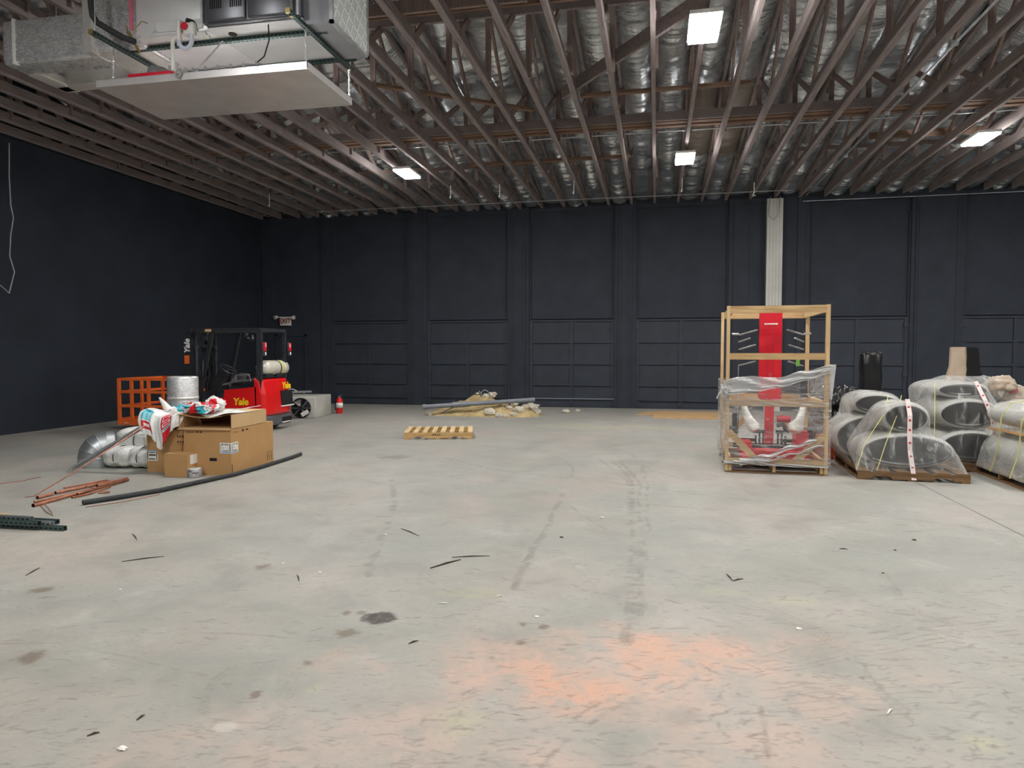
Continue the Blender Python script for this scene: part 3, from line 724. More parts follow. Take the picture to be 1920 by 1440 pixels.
# red float switch / pump in the pan
pm = thing('condensate_pump', 'red and grey condensate pump sitting on the drain pan', 'pump', (-5.45, 6.9, PZ+.006))
wpart('pump_base', MB().rbox(-5.67, -5.13, 6.75, 6.98, PZ+.006, PZ+.125, .012, seg=2), 'red_plastic', pm)
wpart('pump_dome', MB().tube([(-5.38, 6.88, PZ+.12), (-5.38, 6.88, PZ+.19), (-5.38, 6.88, PZ+.205)], .1, 20, rs=[.12, .11, .09]).tube([(-5.60, 6.86, PZ+.12), (-5.60, 6.86, PZ+.2)], .012, 8).tube([(-5.18, 6.8, PZ+.12), (-5.18, 6.8, PZ+.19)], .014, 8), 'steel_grey', pm)
# condensate trap
ct = thing('condensate_drain', 'white plastic condensate pipe with clear trap beside the air handler', 'drain pipe', (-5.1, 6.7, PZ+.1))
wpart('drain_pipe', MB().tube([(-5.08, 6.72, PZ+.10), (-5.08, 6.72, PZ+.40), (-5.07, 6.72, PZ+.425), (-5.04, 6.72, PZ+.44), (-5.0, 6.72, PZ+.45)], .022, 12).tube([(-5.0, 6.72, PZ+.36), (-5.0, 6.72, PZ+.62)], .024, 12), 'pvc_white', ct)
wpart('clear_trap', MB().tube([(-4.985+.075*math.cos(q)+.075, 6.70, PZ+.40+.09*math.sin(q)) for q in [PI+k*PI/10 for k in range(11)]]+[(-4.835, 6.70, PZ+.46)], .022, 10), 'tube_clear', ct)
wpart('float_switch', MB().rbox(-4.93, -4.80, 6.68, 6.76, PZ+.44, PZ+.58, .02, seg=2), 'pvc_white', ct)
wpart('switch_cap', MB().tube([(-4.90, 6.66, PZ+.53), (-4.90, 6.70, PZ+.53)], .038, 14), 'red_plastic', ct)
wpart('end_cap', MB().tube([(-4.87, 6.72, PZ+.57), (-4.86, 6.72, PZ+.61)], .045, 14), 'rubber', ct)
wpart('fitting', MB().tube([(-4.76, 6.73, PZ+.42), (-4.68, 6.73, PZ+.46)], .03, 10).tube([(-4.7, 6.73, PZ+.42), (-4.64, 6.73, PZ+.42)], .02, 10), 'pvc_white', ct)
wc = MB(); rr = random.Random(5)
for k in range(5):
    ph = rr.random()*6; wc.tube([(-5.01+.035*math.cos(ph+q*1.3)*rr.uniform(.6, 1.2), 6.70+.01*rr.random(), PZ+.06+.04*math.sin(ph+q*1.3)*rr.uniform(.6, 1.2)) for q in range(9)], .006, 5)
wc.tube([(-4.97, 6.70, PZ+.085)]+[(-4.9+k*.1, 6.715, PZ+.09+.008*math.sin(k*2.1)) for k in range(9)]+[(-4.05, 6.72, PZ+.10)], .006, 5)
for k in range(6): wc.box(-4.85+k*.15, -4.835+k*.15, 6.70, 6.73, PZ+.075, PZ+.11)
one('coiled_wire', wc, 'wire_grey', 'bundled control wire running along the drain pan edge', 'wire')
# refrigerant line and copper fittings
rl = thing('refrigerant_line', 'black foam insulated refrigerant line with brass valve', 'pipe', (-5.6, 6.6, ZU))
wpart('insulation', MB().tube([at(px, py, y=6.56) for px, py in [(168, -26), (171, 10), (174, 30), (182, 42), (205, 56), (230, 70), (252, 78)]], .032, 12), 'foam_black', rl)
wpart('valve', MB().tube([at(px, py, y=6.58) for px, py in [(248, 76), (244, 66), (240, 60)]], .02, 8).tube([at(240, 62, y=6.58), at(237, 48, y=6.58)], .008, 6).tube([at(251, 64, y=6.58), at(255, 52, y=6.58), at(266, 40, y=6.58), (at(277, 44, y=6.58))], .005, 6).tube([at(252, 80, y=6.6), at(262, 98, y=6.72)], .014, 8), 'brass', rl)
# foil wrapped duct
dz0, dz1 = ZU-.05, 5.55
dt = thing('foil_duct', 'large silver foil wrapped supply duct left of the air handler', 'duct', (-6.5, 7.2, dz0))
db = MB(); db.rbox(-6.25, UX0+.02, 6.86, 7.66, dz0+.02, dz1, .05).rbox(-7.52, -6.2, 6.95, 7.32, dz0, dz1-.09, .05)
wpart('duct_box', db, 'foil_duct', dt)
wpart('return_arm', MB().rbox(-7.5, -7.28, 7.25, 7.86, dz0-.01, dz0+.10, .03).rbox(-7.5, -6.25, 7.62, 7.84, dz0-.01, dz0+.30, .04), 'foil_plain', dt)
wpart('foil_tape', MB().box(-6.30, -6.20, 6.835, 6.96, dz0-.004, dz1+.01), 'foil_plain', dt, 'smooth silver tape band')
wpart('strap', MB().box(-7.36, -7.325, 6.943, 7.0, dz0-.004, dz1-.09), 'label_white', dt, 'narrow white strap')
mat('flange_pink', srgb(205, 110, 130), .5)
wpart('duct_flange', MB().box(UX0-.03, UX0+.01, 6.70, 6.72, dz0+.12, dz1), 'flange_pink', dt, 'pink edge strip')
wpart('duct_bottom', MB().box(-6.22, UX0-.02, 6.90, 7.64, dz0+.012, dz0+.022), 'foil_plain', dt)
for x, y in ((-7.1, 7.30), (-7.1, 7.7), (-6.0, 6.9)):
    wpart('hanger_strap', MB().box(x-.012, x+.012, y-.002, y+.002, dz0+.2, ZC+.1), 'galv', dt)

# ------------------------------------------------------------------ forklift (faces the left wall)
FX, FY = -8.70, 13.10
fk = thing('forklift', 'red and black forklift truck parked with its back to the right', 'forklift', (FX, FY, 0))
def fp(n, mb, m, lab=None, par=None): return part(n, mb, m, par or fk, lab)
cw = MB(); bm = bmesh.new()
prof = [(.86, .30), (1.06, .30), (1.13, .36), (1.10, .75), (1.04, 1.03), (.96, 1.08), (.86, 1.08)]
ys = [-.52, -.46, -.25, .25, .46, .52]; ins = [.10, .03, 0, 0, .03, .10]
loops = [[(x-(ins[i] if x > .9 else 0), y, z) for x, z in prof] for i, y in enumerate(ys)]
n = len(prof); vs = [p for l in loops for p in l]; fs = [(i*n+j, i*n+(j+1) % n, (i+1)*n+(j+1) % n, (i+1)*n+j) for i in range(5) for j in range(n)]
fs += [tuple(range(n))[::-1], tuple(range(5*n, 6*n))]
cw.add(vs, fs, 0, False)
cwo = fp('counterweight', cw, 'forklift_red')
bv = cwo.modifiers.new('bevel', 'BEVEL'); bv.width = .03; bv.segments = 3; bv.limit_method = 'ANGLE'
fp('grille_window', MB().prism([(1.085, .50), (1.137, .50), (1.118, .80), (1.085, .80)], .06, .50), 'slot_black')
fp('window_ledge', MB().box(1.08, 1.15, .04, .52, .475, .497), 'label_white')
lt = text_mb('Yale', .19, frame((1.125, .25, .90), (0, 1, 0), (-.1, 0, 1)), .004, bold=.006, shear=.15); fp('lettering', lt, 'yellow_letter', par=None)
lw_ = MB(); lw_.rbox(.45, 1.10, -.50, .50, .10, .32, .04); fp('lower_weight', lw_, 'weight_grey')
fp('bumper_step', MB().box(1.09, 1.115, .12, .48, .15, .25), 'slot_black')
fp('bumper_bar', MB().beam((1.12, .10, .145), (1.10, .5, .15), .02, .02), 'label_white')
fp('side_panel', MB().prism([(-.02, .36), (.88, .36), (.88, .90), (.10, .84)], .42, .47), 'forklift_red')
ho = fp('side_panel', MB().prism([(.12, .40), (.90, .40), (.90, .90), (.20, .84)], -.52, -.47), 'forklift_red')
part('lettering', text_mb('Yale', .19, frame((.56, -.524, .60), (1, 0, 0), (0, 0, 1)), .004, bold=.007, shear=.1), 'yellow_letter', ho)
fp('engine_cover', MB().rbox(.12, .62, -.40, .40, .40, .80, .04), 'frame_black')
fp('seat_plate', MB().beam((-.03, 0, .93), (.40, 0, 1.02), .5, .03).beam((.10, 0, .90), (.25, 0, 1.12), .4, .04), 'steel_grey')
fp('seat_backrest', MB().rbox(.66, .78, -.22, .22, .9, 1.32, .05), 'frame_black')
fp('armrest', MB().tube([(.30, -.28, 1.0), (.32, -.28, 1.12), (.42, -.28, 1.15), (.60, -.28, 1.14), (.64, -.28, 1.0)], .018, 8), 'steel_grey')
ch = MB().rbox(-.62, .95, -.42, .42, .22, .42, .03).box(-.55, .0, -.48, .48, .22, .30).prism([(-.62, .3), (-.30, .3), (-.42, .8), (-.60, .75)], -.40, .40)
fp('chassis', ch, 'frame_black')
fp('floor_plate', MB().box(-.35, .12, -.42, .42, .42, .45), 'steel_grey')
fp('steering_column', MB().beam((-.42, -.05, .68), (-.06, -.05, 1.16), .12, .11).beam((-.42, -.05, .9), (-.20, -.05, 1.2), .04, .04), 'frame_black')
wh = MB(); c0 = Vector((-.02, -.05, 1.24)); ax = Vector((.55, 0, .83)).normalized(); u_ = ax.cross(Vector((0, 1, 0))).normalized(); v_ = Vector((0, 1, 0))
wh.tube([c0+(u_*math.cos(q)+v_*math.sin(q))*.18 for q in [k*PI/12 for k in range(25)]], .016, 8, cap=False)
for q in (0, 2.1, 4.2): wh.tube([c0, c0+(u_*math.cos(q)+v_*math.sin(q))*.18], .012, 6)
wh.tube([c0-ax*.1, c0+ax*.02], .035, 10); fp('steering_wheel', wh, 'mast_grey')
og = MB(); 
for y in (-.48, .48): og.beam((-.50, y, 2.045), (.98, y, 2.045), .06, .07)
for x in (-.50, .96): og.beam((x, -.5, 2.045), (x, .5, 2.045), .06, .07)
for k in range(6): og.beam((-.3+k*.2, -.48, 2.03), (-.45+k*.2, .48, 2.03), .03, .03)
fp('overhead_guard', og, 'mast_grey')
for y in (-.47, .47):
    fp('rear_post', MB().beam((.95, y, .85), (.97, y, 2.03), .10 if y < 0 else .07, .07), 'mast_grey')
    fp('front_post', MB().beam((-.43, y, .62), (-.08, y, 2.03), .06, .08), 'frame_black')
    tl = fp('tail_light', MB().rbox(1.00, 1.05, y-.03 if y < 0 else y+.02, y+.11 if y < 0 else y+.14, 1.52, 1.80, .015, seg=2), 'frame_black')
    part('lens', MB().box(1.05, 1.058, y-.01 if y < 0 else y+.03, y+.10 if y < 0 else y+.13, 1.62, 1.79), 'red_plastic', tl)
    part('white_lens', MB().box(1.05, 1.058, y+.05 if y < 0 else y+.08, y+.09 if y < 0 else y+.12, 1.54, 1.60).box(1.058, 1.062, y+.06, y+.085, 1.70, 1.78), 'label_white', tl)
fp('grab_handle', MB().tube([(-.36, -.50, 1.15), (-.33, -.52, 1.45), (-.27, -.52, 1.42), (-.30, -.50, 1.12)], .014, 8), 'mast_grey')
fp('work_lamp', MB().rbox(-.38, -.22, -.44, -.3, 1.82, 1.98, .02).tube([(.25, .2, 2.0), (.25, .2, 1.93)], .05, 10).tube([(.25, .2, 1.93), (.3, .12, 1.84)], .07, 12).tube([(.33, .26, 1.93), (.38, .2, 1.84)], .05, 10), 'mast_grey')
for y in (-.36, .36):
    fp('mast_rail', MB().box(-.79, -.63, y-.045, y+.045, .06, 2.08), 'mast_grey')
    fp('inner_rail', MB().box(-.77, -.66, y*.72-.02, y*.72+.02, .08, 2.05), 'frame_black')
    fp('lift_cylinder', MB().tube([(-.56, y*.9, .12), (-.56, y*.9, 1.65)], .038, 10).tube([(-.56, y*.9, 1.65), (-.56, y*.9, 1.72)], .055, 10).tube([(-.56, y*.9, 1.72), (-.56, y*.9, 2.0)], .02, 8), 'mast_grey')
    fp('fork', MB().box(-.90, -.85, y*.75-.05, y*.75+.05, .035, .5).prism([(-1.9, .035), (-.85, .035), (-.85, .075), (-1.9, .05)], y*.75-.05, y*.75+.05), 'frame_black')
fp('mast_crossbar', MB().box(-.77, -.66, -.34, .34, 1.98, 2.05).box(-.77, -.66, -.34, .34, 1.0, 1.08).box(-.63, -.56, -.34, .34, 1.70, 1.75), 'frame_black')
fp('carriage', MB().box(-.85, -.80, -.45, .45, .15, .24).box(-.85, -.80, -.45, .45, .42, .50), 'frame_black')
part('lettering', text_mb('Yale', .17, frame((-.71, -.408, 1.72), (0, 0, 1), (-1, 0, 0)), .003, bold=.006, shear=.2), 'white_letter', fk, 'white lettering on mast')
fp('warning_sticker', MB().box(-.78, -.67, -.410, -.404, 1.36, 1.53), 'orange_paint')
fp('guard_sticker', MB().box(-.22, -.08, -.515, -.508, 2.005, 2.06), 'cardboard_light')
fp('hose_cluster', MB().tube([(-.66, .1, 1.7), (-.55, .1, 1.1), (-.6, .15, .6)], .015, 6).tube([(-.66, 0, 1.7), (-.5, 0, 1.2), (-.58, 0, .6)], .015, 6).tube([(-.55, -.3, 1.0), (-.45, -.3, 1.15), (-.38, -.25, .95), (-.42, -.2, .7)], .014, 6), 'rubber')
def wheel(x, y, r, w_):
    mt = Matrix.Translation((x, y, r)) @ Matrix.Rotation(PI/2, 4, 'X')
    o = fp('wheel', MB().lathe([(r*.5, -w_/2), (r*.93, -w_/2), (r, -w_*.35), (r, w_*.35), (r*.93, w_/2), (r*.5, w_/2)], 32, 0, mt), 'rubber')
    part('hub', MB().lathe([(0, -w_*.42), (r*.25, -w_*.45), (r*.5, -w_*.3), (r*.52, w_*.3), (r*.25, w_*.45), (0, w_*.42)], 20, 0, mt), 'steel_grey', o)
for y in (-.42, .42): wheel(-.55, y, .27, .18); wheel(.70, y*.9, .21, .15)
# gas cylinder on the back
gt = thing('gas_cylinder', 'off-white gas cylinder lying across the back of the forklift', 'gas cylinder', (FX+.86, FY, 1.08))
mt = Matrix.Translation((FX+.88, FY+.09, 1.27)) @ Matrix.Scale(.9, 4, (0, 1, 0)) @ Matrix.Rotation(-PI/2, 4, 'X')
b_ = MB().lathe([(0, -.46), (.09, -.44), (.145, -.37), (.158, -.28), (.158, .26), (.15, .34), (.10, .40), (0, .41)], 32, 0, mt)
wpart('cylinder_body', b_, 'tank_white', gt)
wpart('collar', MB().lathe([(.135, .30), (.155, .31), (.155, .50), (.14, .50)], 28, 0, mt), 'tank_white', gt)
wpart('strap', MB().lathe([(.159, .13), (.164, .13), (.164, .17), (.159, .17)], 28, 0, mt), 'mast_grey', gt)
wpart('label', MB().lathe([(.1595, .19), (.1605, .19), (.1605, .29), (.1595, .29)], 28, 0, mt), 'strap_yellow', gt)
wpart('bracket', MB().box(FX+.75, FX+1.0, FY-.30, FY-.05, 1.085, 1.16).box(FX+.75, FX+1.0, FY+.1, FY+.35, 1.085, 1.16).box(FX+.70, FX+1.02, FY-.42, FY+.40, 1.078, 1.095), 'frame_black', gt)
wpart('valve', MB().tube([(FX+.95, FY-.43, 1.26), (FX+.97, FY-.43, 1.14)], .02, 8), 'label_white', gt)

# ------------------------------------------------------------------ orange work cage on the forks
cg = thing('work_cage', 'orange steel forklift work cage standing by the left wall', 'work cage', (-10.84, 12.45, 0))
W_, D_ = 1.22, 1.30
def cp(n_, mb): return part(n_, mb, 'orange_paint', cg)
for x, y in ((0, 0), (W_, 0), (0, D_), (W_, D_)): cp('post', MB().box(x-.025, x+.03, y-.025, y+.025, .10, 1.06))
for x in (.30, .70): cp('post', MB().box(x-.03, x+.03, -.02, .02, .2, 1.04))
for x in (.42, .85): cp('post', MB().box(x-.025, x+.025, D_-.02, D_+.02, .2, 1.04))
cp('post', MB().box(-.02, .02, D_*.5-.03, D_*.5+.03, .2, 1.04))
for z in (1.04, .78, .49):
    for y in (0, D_): cp('rail', MB().beam((0, y, z), (W_, y, z), .035, .05))
    for x in (0, W_): cp('rail', MB().beam((x, 0, z), (x, D_, z), .035, .05))
cp('toe_board', MB().box(0, W_, -.015, .0, .10, .24).box(0, W_, D_, D_+.015, .10, .24).box(-.015, 0, 0, D_, .10, .24).box(W_, W_+.015, 0, D_, .10, .24))
cp('cage_floor', MB().box(0, W_, 0, D_, .10, .115))
for y in (.37, .93):
    part('fork_pocket', MB().box(.15, W_-.05, y-.10, y-.085, 0, .10).box(.15, W_-.05, y+.085, y+.10, 0, .10).box(.15, W_-.05, y-.1, y+.1, .092, .10).box(.15, W_-.05, y-.1, y+.1, 0, .012), 'orange_dark', cg)
part('label', MB().box(.12, .22, -.018, -.0155, .135, .15), 'label_white', cg)

# ------------------------------------------------------------------ roll of foil insulation
rb = MB(); c = at(345, 845, z=0); cx, cy = -7.30, 9.72
rb.lathe([(.20, 0), (.222, .01), (.228, .4), (.224, .80), (.228, 1.19), (.218, 1.215), (.19, 1.218), (.10, 1.20), (.04, 1.19)], 40, 0, Matrix.Translation((cx, cy, 0)))
t = thing('insulation_roll', 'upright roll of silver foil insulation standing behind the boxes', 'insulation roll', (cx, cy, 0))
wpart('roll', rb, 'foil_duct', t)
wpart('tape_band', MB().lathe([(.2285, .86), (.2305, .86), (.2305, .90), (.2285, .90)], 40, 0, Matrix.Translation((cx, cy, 0))), 'foil_plain', t)

# ------------------------------------------------------------------ condenser, fire extinguisher
cd_ = thing('condensing_unit', 'dusty white condensing unit with round fan behind the forklift', 'condensing unit', (-8.02, 15.47, 0))
X0_, X1_, Y0_, Y1_, H_ = -9.30, -8.02, 15.47, 16.62, .52
wpart('cabinet', MB().rbox(X0_, X1_, Y0_, Y1_, 0.0, H_, .02, seg=2), 'appliance', cd_)
fc = Vector((-8.36, Y0_-.02, .255)); mt = Matrix.Translation(fc) @ Matrix.Rotation(PI/2, 4, 'X')
wpart('fan_shroud', MB().lathe([(.20, -.02), (.235, -.02), (.245, .02), (.235, .03), (.22, .03)], 36, 0, mt), 'fan_black', cd_)
wpart('fan_cavity', MB().lathe([(0, -.012), (.225, -.012)], 36, 0, mt), 'slot_black', cd_)
for k in range(4):
    a0 = k*PI/2+.5; bl = []
    g = MB().grid(lambda u, v, a0=a0: tuple(mt @ Vector(((.05+.155*v)*math.cos(a0+(u-.5)*1.05*(.5+.5*v)), (.05+.155*v)*math.sin(a0+(u-.5)*1.05*(.5+.5*v)), .01+.03*(u-.5)))), 8, 6)
    wpart('fan_blade', g, 'steel_grey' if k % 2 else 'mast_grey', cd_)
wpart('fan_motor', MB().tube([fc+Vector((0, 0, 0)), fc+Vector((0, -.055, 0))], .06, 16), 'fan_black', cd_)
wpart('fan_guard', MB().tube([fc+Vector((-.24, -.045, 0)), fc+Vector((.26, -.045, 0))], .006, 5).tube([fc+Vector((-.18, -.045, .18)), fc+Vector((.17, -.045, -.17))], .006, 5).tube([fc+Vector((.18, -.045, .18)), fc+Vector((-.17, -.045, -.17))], .006, 5), 'wire_grey', cd_)
wpart('rating_label', MB().beam(fc+Vector((.02, -.05, -.17)), fc+Vector((.19, -.05, -.07)), .004, .10), 'label_white', cd_)
wpart('pipework', MB().tube([(-9.25, 15.75, .60), (-8.25, 15.85, .63)], .025, 8).tube([(-9.1, 15.75, .56), (-8.95, 15.75, .68), (-8.7, 15.8, .69), (-8.55, 15.85, .60)], .016, 8).tube([(-9.25, 15.7, .7), (-9.05, 15.72, .86), (-8.98, 15.74, .83)], .008, 6).box(-9.1, -8.95, 15.7, 15.85, .52, .62).tube([(-8.45, 15.88, .52), (-8.45, 15.88, .64)], .01, 6).tube([(-8.75, 15.88, .52), (-8.75, 15.88, .64)], .01, 6), 'galv', cd_)
cd_.rotation_euler.z = .13
ex = thing('fire_extinguisher', 'red fire extinguisher standing beside the white condensing unit', 'fire extinguisher', (-8.08, 16.90, 0))
part('cylinder_body', MB().lathe([(.075, 0), (.082, .01), (.083, .34), (.07, .38), (.03, .405), (.025, .42), (0, .42)], 24), 'ext_red', ex)
part('label', MB().lathe([(.0835, .15), (.0845, .15), (.0845, .28), (.0835, .28)], 24), 'label_white', ex)
part('valve_handle', MB().box(-.03, .03, -.02, .02, .41, .45).beam((0, 0, .45), (.09, -.02, .49), .02, .012).beam((0, 0, .43), (.10, -.02, .42), .02, .012), 'steel_grey', ex)
part('hose', MB().tube([(-.02, 0, .43), (-.09, -.02, .38), (-.105, -.03, .2), (-.10, -.03, .08)], .012, 8), 'rubber', ex)

# ------------------------------------------------------------------ boxes
def carton(w, d, h, open_top=False):
    mb = MB(); t_ = .006
    return mb
def quadbox(p, h, z0=0):
    """prism on four floor points"""
    mb = MB(); n = len(p); mb.add([(q[0], q[1], z0) for q in p]+[(q[0], q[1], z0+h) for q in p], [tuple(range(n))[::-1], tuple(range(n, 2*n))]+[(i, (i+1) % n, (i+1) % n+n, i+n) for i in range(n)]); return mb
A0 = at(434, 892, z=0); A1 = at(512, 867, z=0); d1 = (A1-A0).normalized(); d2 = Vector((-d1.y, d1.x, 0))
# nearest long carton: local frame, origin at its near corner, x to the left, y away
def lbox(origin, ex, ey, name, label, cat='box'):
    o = thing(name, label, cat, origin); ang = math.atan2(-ex.y, -ex.x); o.rotation_euler = (0, 0, ang); return o
ex_ = Vector((-1, .06, 0)).normalized()
big = thing('cardboard_box', 'long brown cardboard box with hand hole and wrap-round label, nearest the floor pipe', 'box', A0, math.atan2(d1.y, d1.x)-PI/2)
BW, BD, BH = .66, 1.12, .60
part('carton', MB().box(-BW, 0, 0, BD, 0, BH), 'cardboard', big)
part('hand_hole', MB().rbox(-.30, -.20, -.004, .004, .185, .225, .003, seg=2), 'slot_black', big)
lb = part('shipping_label', MB().box(-.155, .0015, -.0025, 0, .285, .425).box(0, .0025, -.0025, .17, .285, .425), 'label_white', big)
part('label_stripe', MB().box(-.15, .002, -.0035, -.0025, .29, .305).box(.0025, .0035, 0, .165, .29, .305), 'label_blue', lb)
ik = MB()
def marks(mb, fn, rs_):
    for a, b_, c_, d_ in rs_: fn(mb, a, b_, c_, d_)
front = lambda mb, x0, x1, z0, z1: mb.box(x0, x1, -.0045, -.0035, z0, z1)
side = lambda mb, y0, y1, z0, z1: mb.box(.0035, .0045, y0, y1, z0, z1)
for k in range(7): front(ik, -.145, -.135, .315+k*.014, .323+k*.014); front(ik, -.02, -.005, .315+k*.014, .325+k*.014); side(ik, .015, .03, .315+k*.014, .325+k*.014)
front(ik, -.125, -.105, .395, .412); front(ik, -.09, -.03, .398, .408); front(ik, -.12, -.03, .318, .326); front(ik, -.12, -.10, .355, .362)
side(ik, .05, .09, .398, .408); side(ik, .11, .15, .398, .41); side(ik, .04, .14, .315, .325); side(ik, .06, .075, .355, .365)
part('label_print', ik, 'ink', lb)
pr = MB()
for x0, x1, z0, z1 in ((-.62, -.50, .555, .560), (-.62, -.52, .545, .548), (-.48, -.455, .548, .572), (-.43, -.40, .55, .57)): pr.box(x0, x1, -.0015, 0, z0, z1)
for y0, y1, z0, z1 in ((.06, .20, .545, .549), (.06, .18, .56, .563), (.27, .32, .545, .575), (.37, .43, .55, .57)): pr.box(0, .0015, y0, y1, z0, z1)
for k in range(3):
    for z in (.06, .09, .115, .15): pr.box(0, .0015, .93+k*.06, .95+k*.06, z, z+.016)
pr.box(0, .0015, .90, 1.10, .185, .188)
pr.box(0, .0015, .015, .03, .03, .14)
part('box_print', pr, 'ink', big)
B0 = at(274, 885, z=0); B0 = Vector((-6.66, 8.12, 0))
b2 = thing('cardboard_box', 'brown cardboard box with corner label, left of the long box', 'box', (-6.66, 8.12, 0), .02)
part('carton', MB().box(0, .575, 0, .78, 0, .57), 'cardboard', b2)
part('box_flap', MB().prism([(.18, .568), (.572, .568), (.50, .16), (.44, .16)], -.012, -.001), 'cardboard', b2)
lb = part('shipping_label', MB().box(.0, .16, -.002, 0, .15, .29), 'label_white', b2)
ik = MB()
for a in ((.03, .13, .215, .235), (.03, .12, .255, .265), (.03, .12, .165, .18), (.008, .018, .16, .28), (.14, .15, .16, .28)): ik.box(a[0], a[1], -.004, -.002, a[2], a[3])
part('label_print', ik, 'ink', lb)
part('label_stripe', MB().box(.01, .16, -.0032, -.002, .275, .288), 'label_blue', lb)
hm = MB()
for k in range(3):
    for j in range(2): hm.box(.465+k*.037, .483+k*.037, -.016, -.012, .40+j*.07, .425+j*.07)
hm.box(.455, .57, -.014, -.012, .375, .378); hm.box(.455, .57, -.014, -.012, .50, .503)
part('handling_symbol', hm, 'ink', b2)
sm = thing('cardboard_box', 'small square brown box with white label in front of the bigger boxes', 'box', (-6.17, 7.83, 0), .03)
SW = .33
part('carton', MB().box(0, SW, 0, .26, 0, .30), 'cardboard', sm)
part('tape_seam', MB().box(0, SW, .11, .15, .30, .3012), 'cardboard_light', sm)
part('label', MB().box(SW, SW+.002, .05, .20, .16, .28), 'label_white', sm)
# open shallow carton on top (opening faces the viewer)
op = thing('cardboard_box', 'shallow open cardboard box lying on top of the long box', 'box', (A0.x, A0.y, BH+.004), math.atan2(d1.y, d1.x)-PI/2)
OW, OD, OH = .74, .93, .185
ob = MB().box(-OW, 0.0, .02, OD, 0, .006).box(-.006, 0, .02, OD, 0, OH).box(-OW, -OW+.006, .02, OD, 0, OH).box(-OW, 0, OD-.006, OD, 0, OH)
for a in ob.v[:0]: pass
part('carton', ob, 'cardboard_light', op)
part('box_top', MB().grid(lambda u, v: (-OW+OW*u, .0+OD*v, OH+.004-.05*(1-v)**2*math.sin(PI*min(1, u*1.02))), 14, 8), 'cardboard_light', op)
part('lower_flap', MB().add([(-OW, .02, .003), (0, .02, .003), (0, -.03, -.012), (-OW, -.04, -.012)], [(0, 1, 2, 3)]), 'cardboard_light', op)
# ------------------------------------------------------------------ retail bags, paper, saw
def bagmat():
    m = bpy.data.materials.new('printed_plastic'); m.use_nodes = True; t = NT(m); b = t.n['Principled BSDF']; b.inputs['Roughness'].default_value = .32
    n1 = t.noise(t.mapping(t.obj(), (1, 1, 1), (0, 0, 0), (.7, .2, .1)), 4.2, 2, .5); n2 = t.noise(t.mapping(t.obj(), (1, 1, 1), (0, 0, 0), (4.7, 2.2, 3.1)), 5.0, 2, .5)
    c = t.mix(t.ramp(n1, .53, .545), srgb(228, 228, 226), srgb(216, 34, 44)); c = t.mix(t.ramp(n2, .56, .575), c, srgb(40, 168, 186))
    t.link(c, b.inputs['Base Color']); t.link(t.bump(t.noise(t.obj(), 16, 4), .7, .02), b.inputs['Normal']); MATS['printed_plastic'] = m
bagmat()
def stripemat():
    """printed bag face: teal panel, plain white, red band with white blocks (object x runs along the face)"""
    m = bpy.data.materials.new('striped_plastic'); m.use_nodes = True; t = NT(m); b = t.n['Principled BSDF']; b.inputs['Roughness'].default_value = .3
    s = t.new('ShaderNodeSeparateXYZ'); u = t.new('ShaderNodeUVMap'); t.link(u.outputs[0], s.inputs[0]); X_, Y_ = s.outputs[0], s.outputs[1]
    def band(v, a, c): return t.math('MULTIPLY', t.math('GREATER_THAN', v, a), t.math('LESS_THAN', v, c))
    c = t.mix(t.math('MULTIPLY', band(X_, .03, .25), band(Y_, .05, .42)), srgb(232, 232, 230), srgb(120, 200, 212))
    c = t.mix(t.math('MULTIPLY', band(X_, .03, .25), band(Y_, .03, .12)), c, srgb(30, 140, 160))
    c = t.mix(t.math('MULTIPLY', band(X_, .08, .28), band(Y_, .46, .78)), c, srgb(216, 34, 44))
    c = t.mix(t.math('MULTIPLY', band(X_, .12, .22), band(Y_, .55, .68)), c, srgb(235, 235, 232))
    c = t.mix(t.math('MULTIPLY', band(X_, .50, .71), band(Y_, -.5, 1.1)), c, srgb(216, 34, 44))
    for a, d in ((.10, .26), (.32, .44)):
        ring = t.math('MULTIPLY', band(X_, .55, .68), band(Y_, a, d)); inner = t.math('MULTIPLY', band(X_, .57, .66), band(Y_, a+.025, d-.025))
        c = t.mix(t.math('SUBTRACT', ring, inner), c, srgb(240, 225, 225))
    c = t.mix(t.math('MULTIPLY', band(X_, .54, .69), band(Y_, .50, .60)), c, srgb(225, 235, 235))
    c = t.mix(t.math('MULTIPLY', band(X_, .57, .67), band(Y_, .525, .575)), c, srgb(30, 140, 160))
    pr_ = t.math('MULTIPLY', t.math('MULTIPLY', band(X_, .78, .95), band(Y_, .06, .45)), t.ramp(t.noise(t.mapping(u.outputs[0], (26, 20, 1)), 1.2, 2), .55, .58))
    c = t.mix(t.math('MULTIPLY', pr_, .8), c, srgb(60, 130, 150))
    t.link(c, b.inputs['Base Color']); t.link(t.bump(t.noise(t.obj(), 9, 4), .6, .02), b.inputs['Normal']); MATS['striped_plastic'] = m
stripemat()
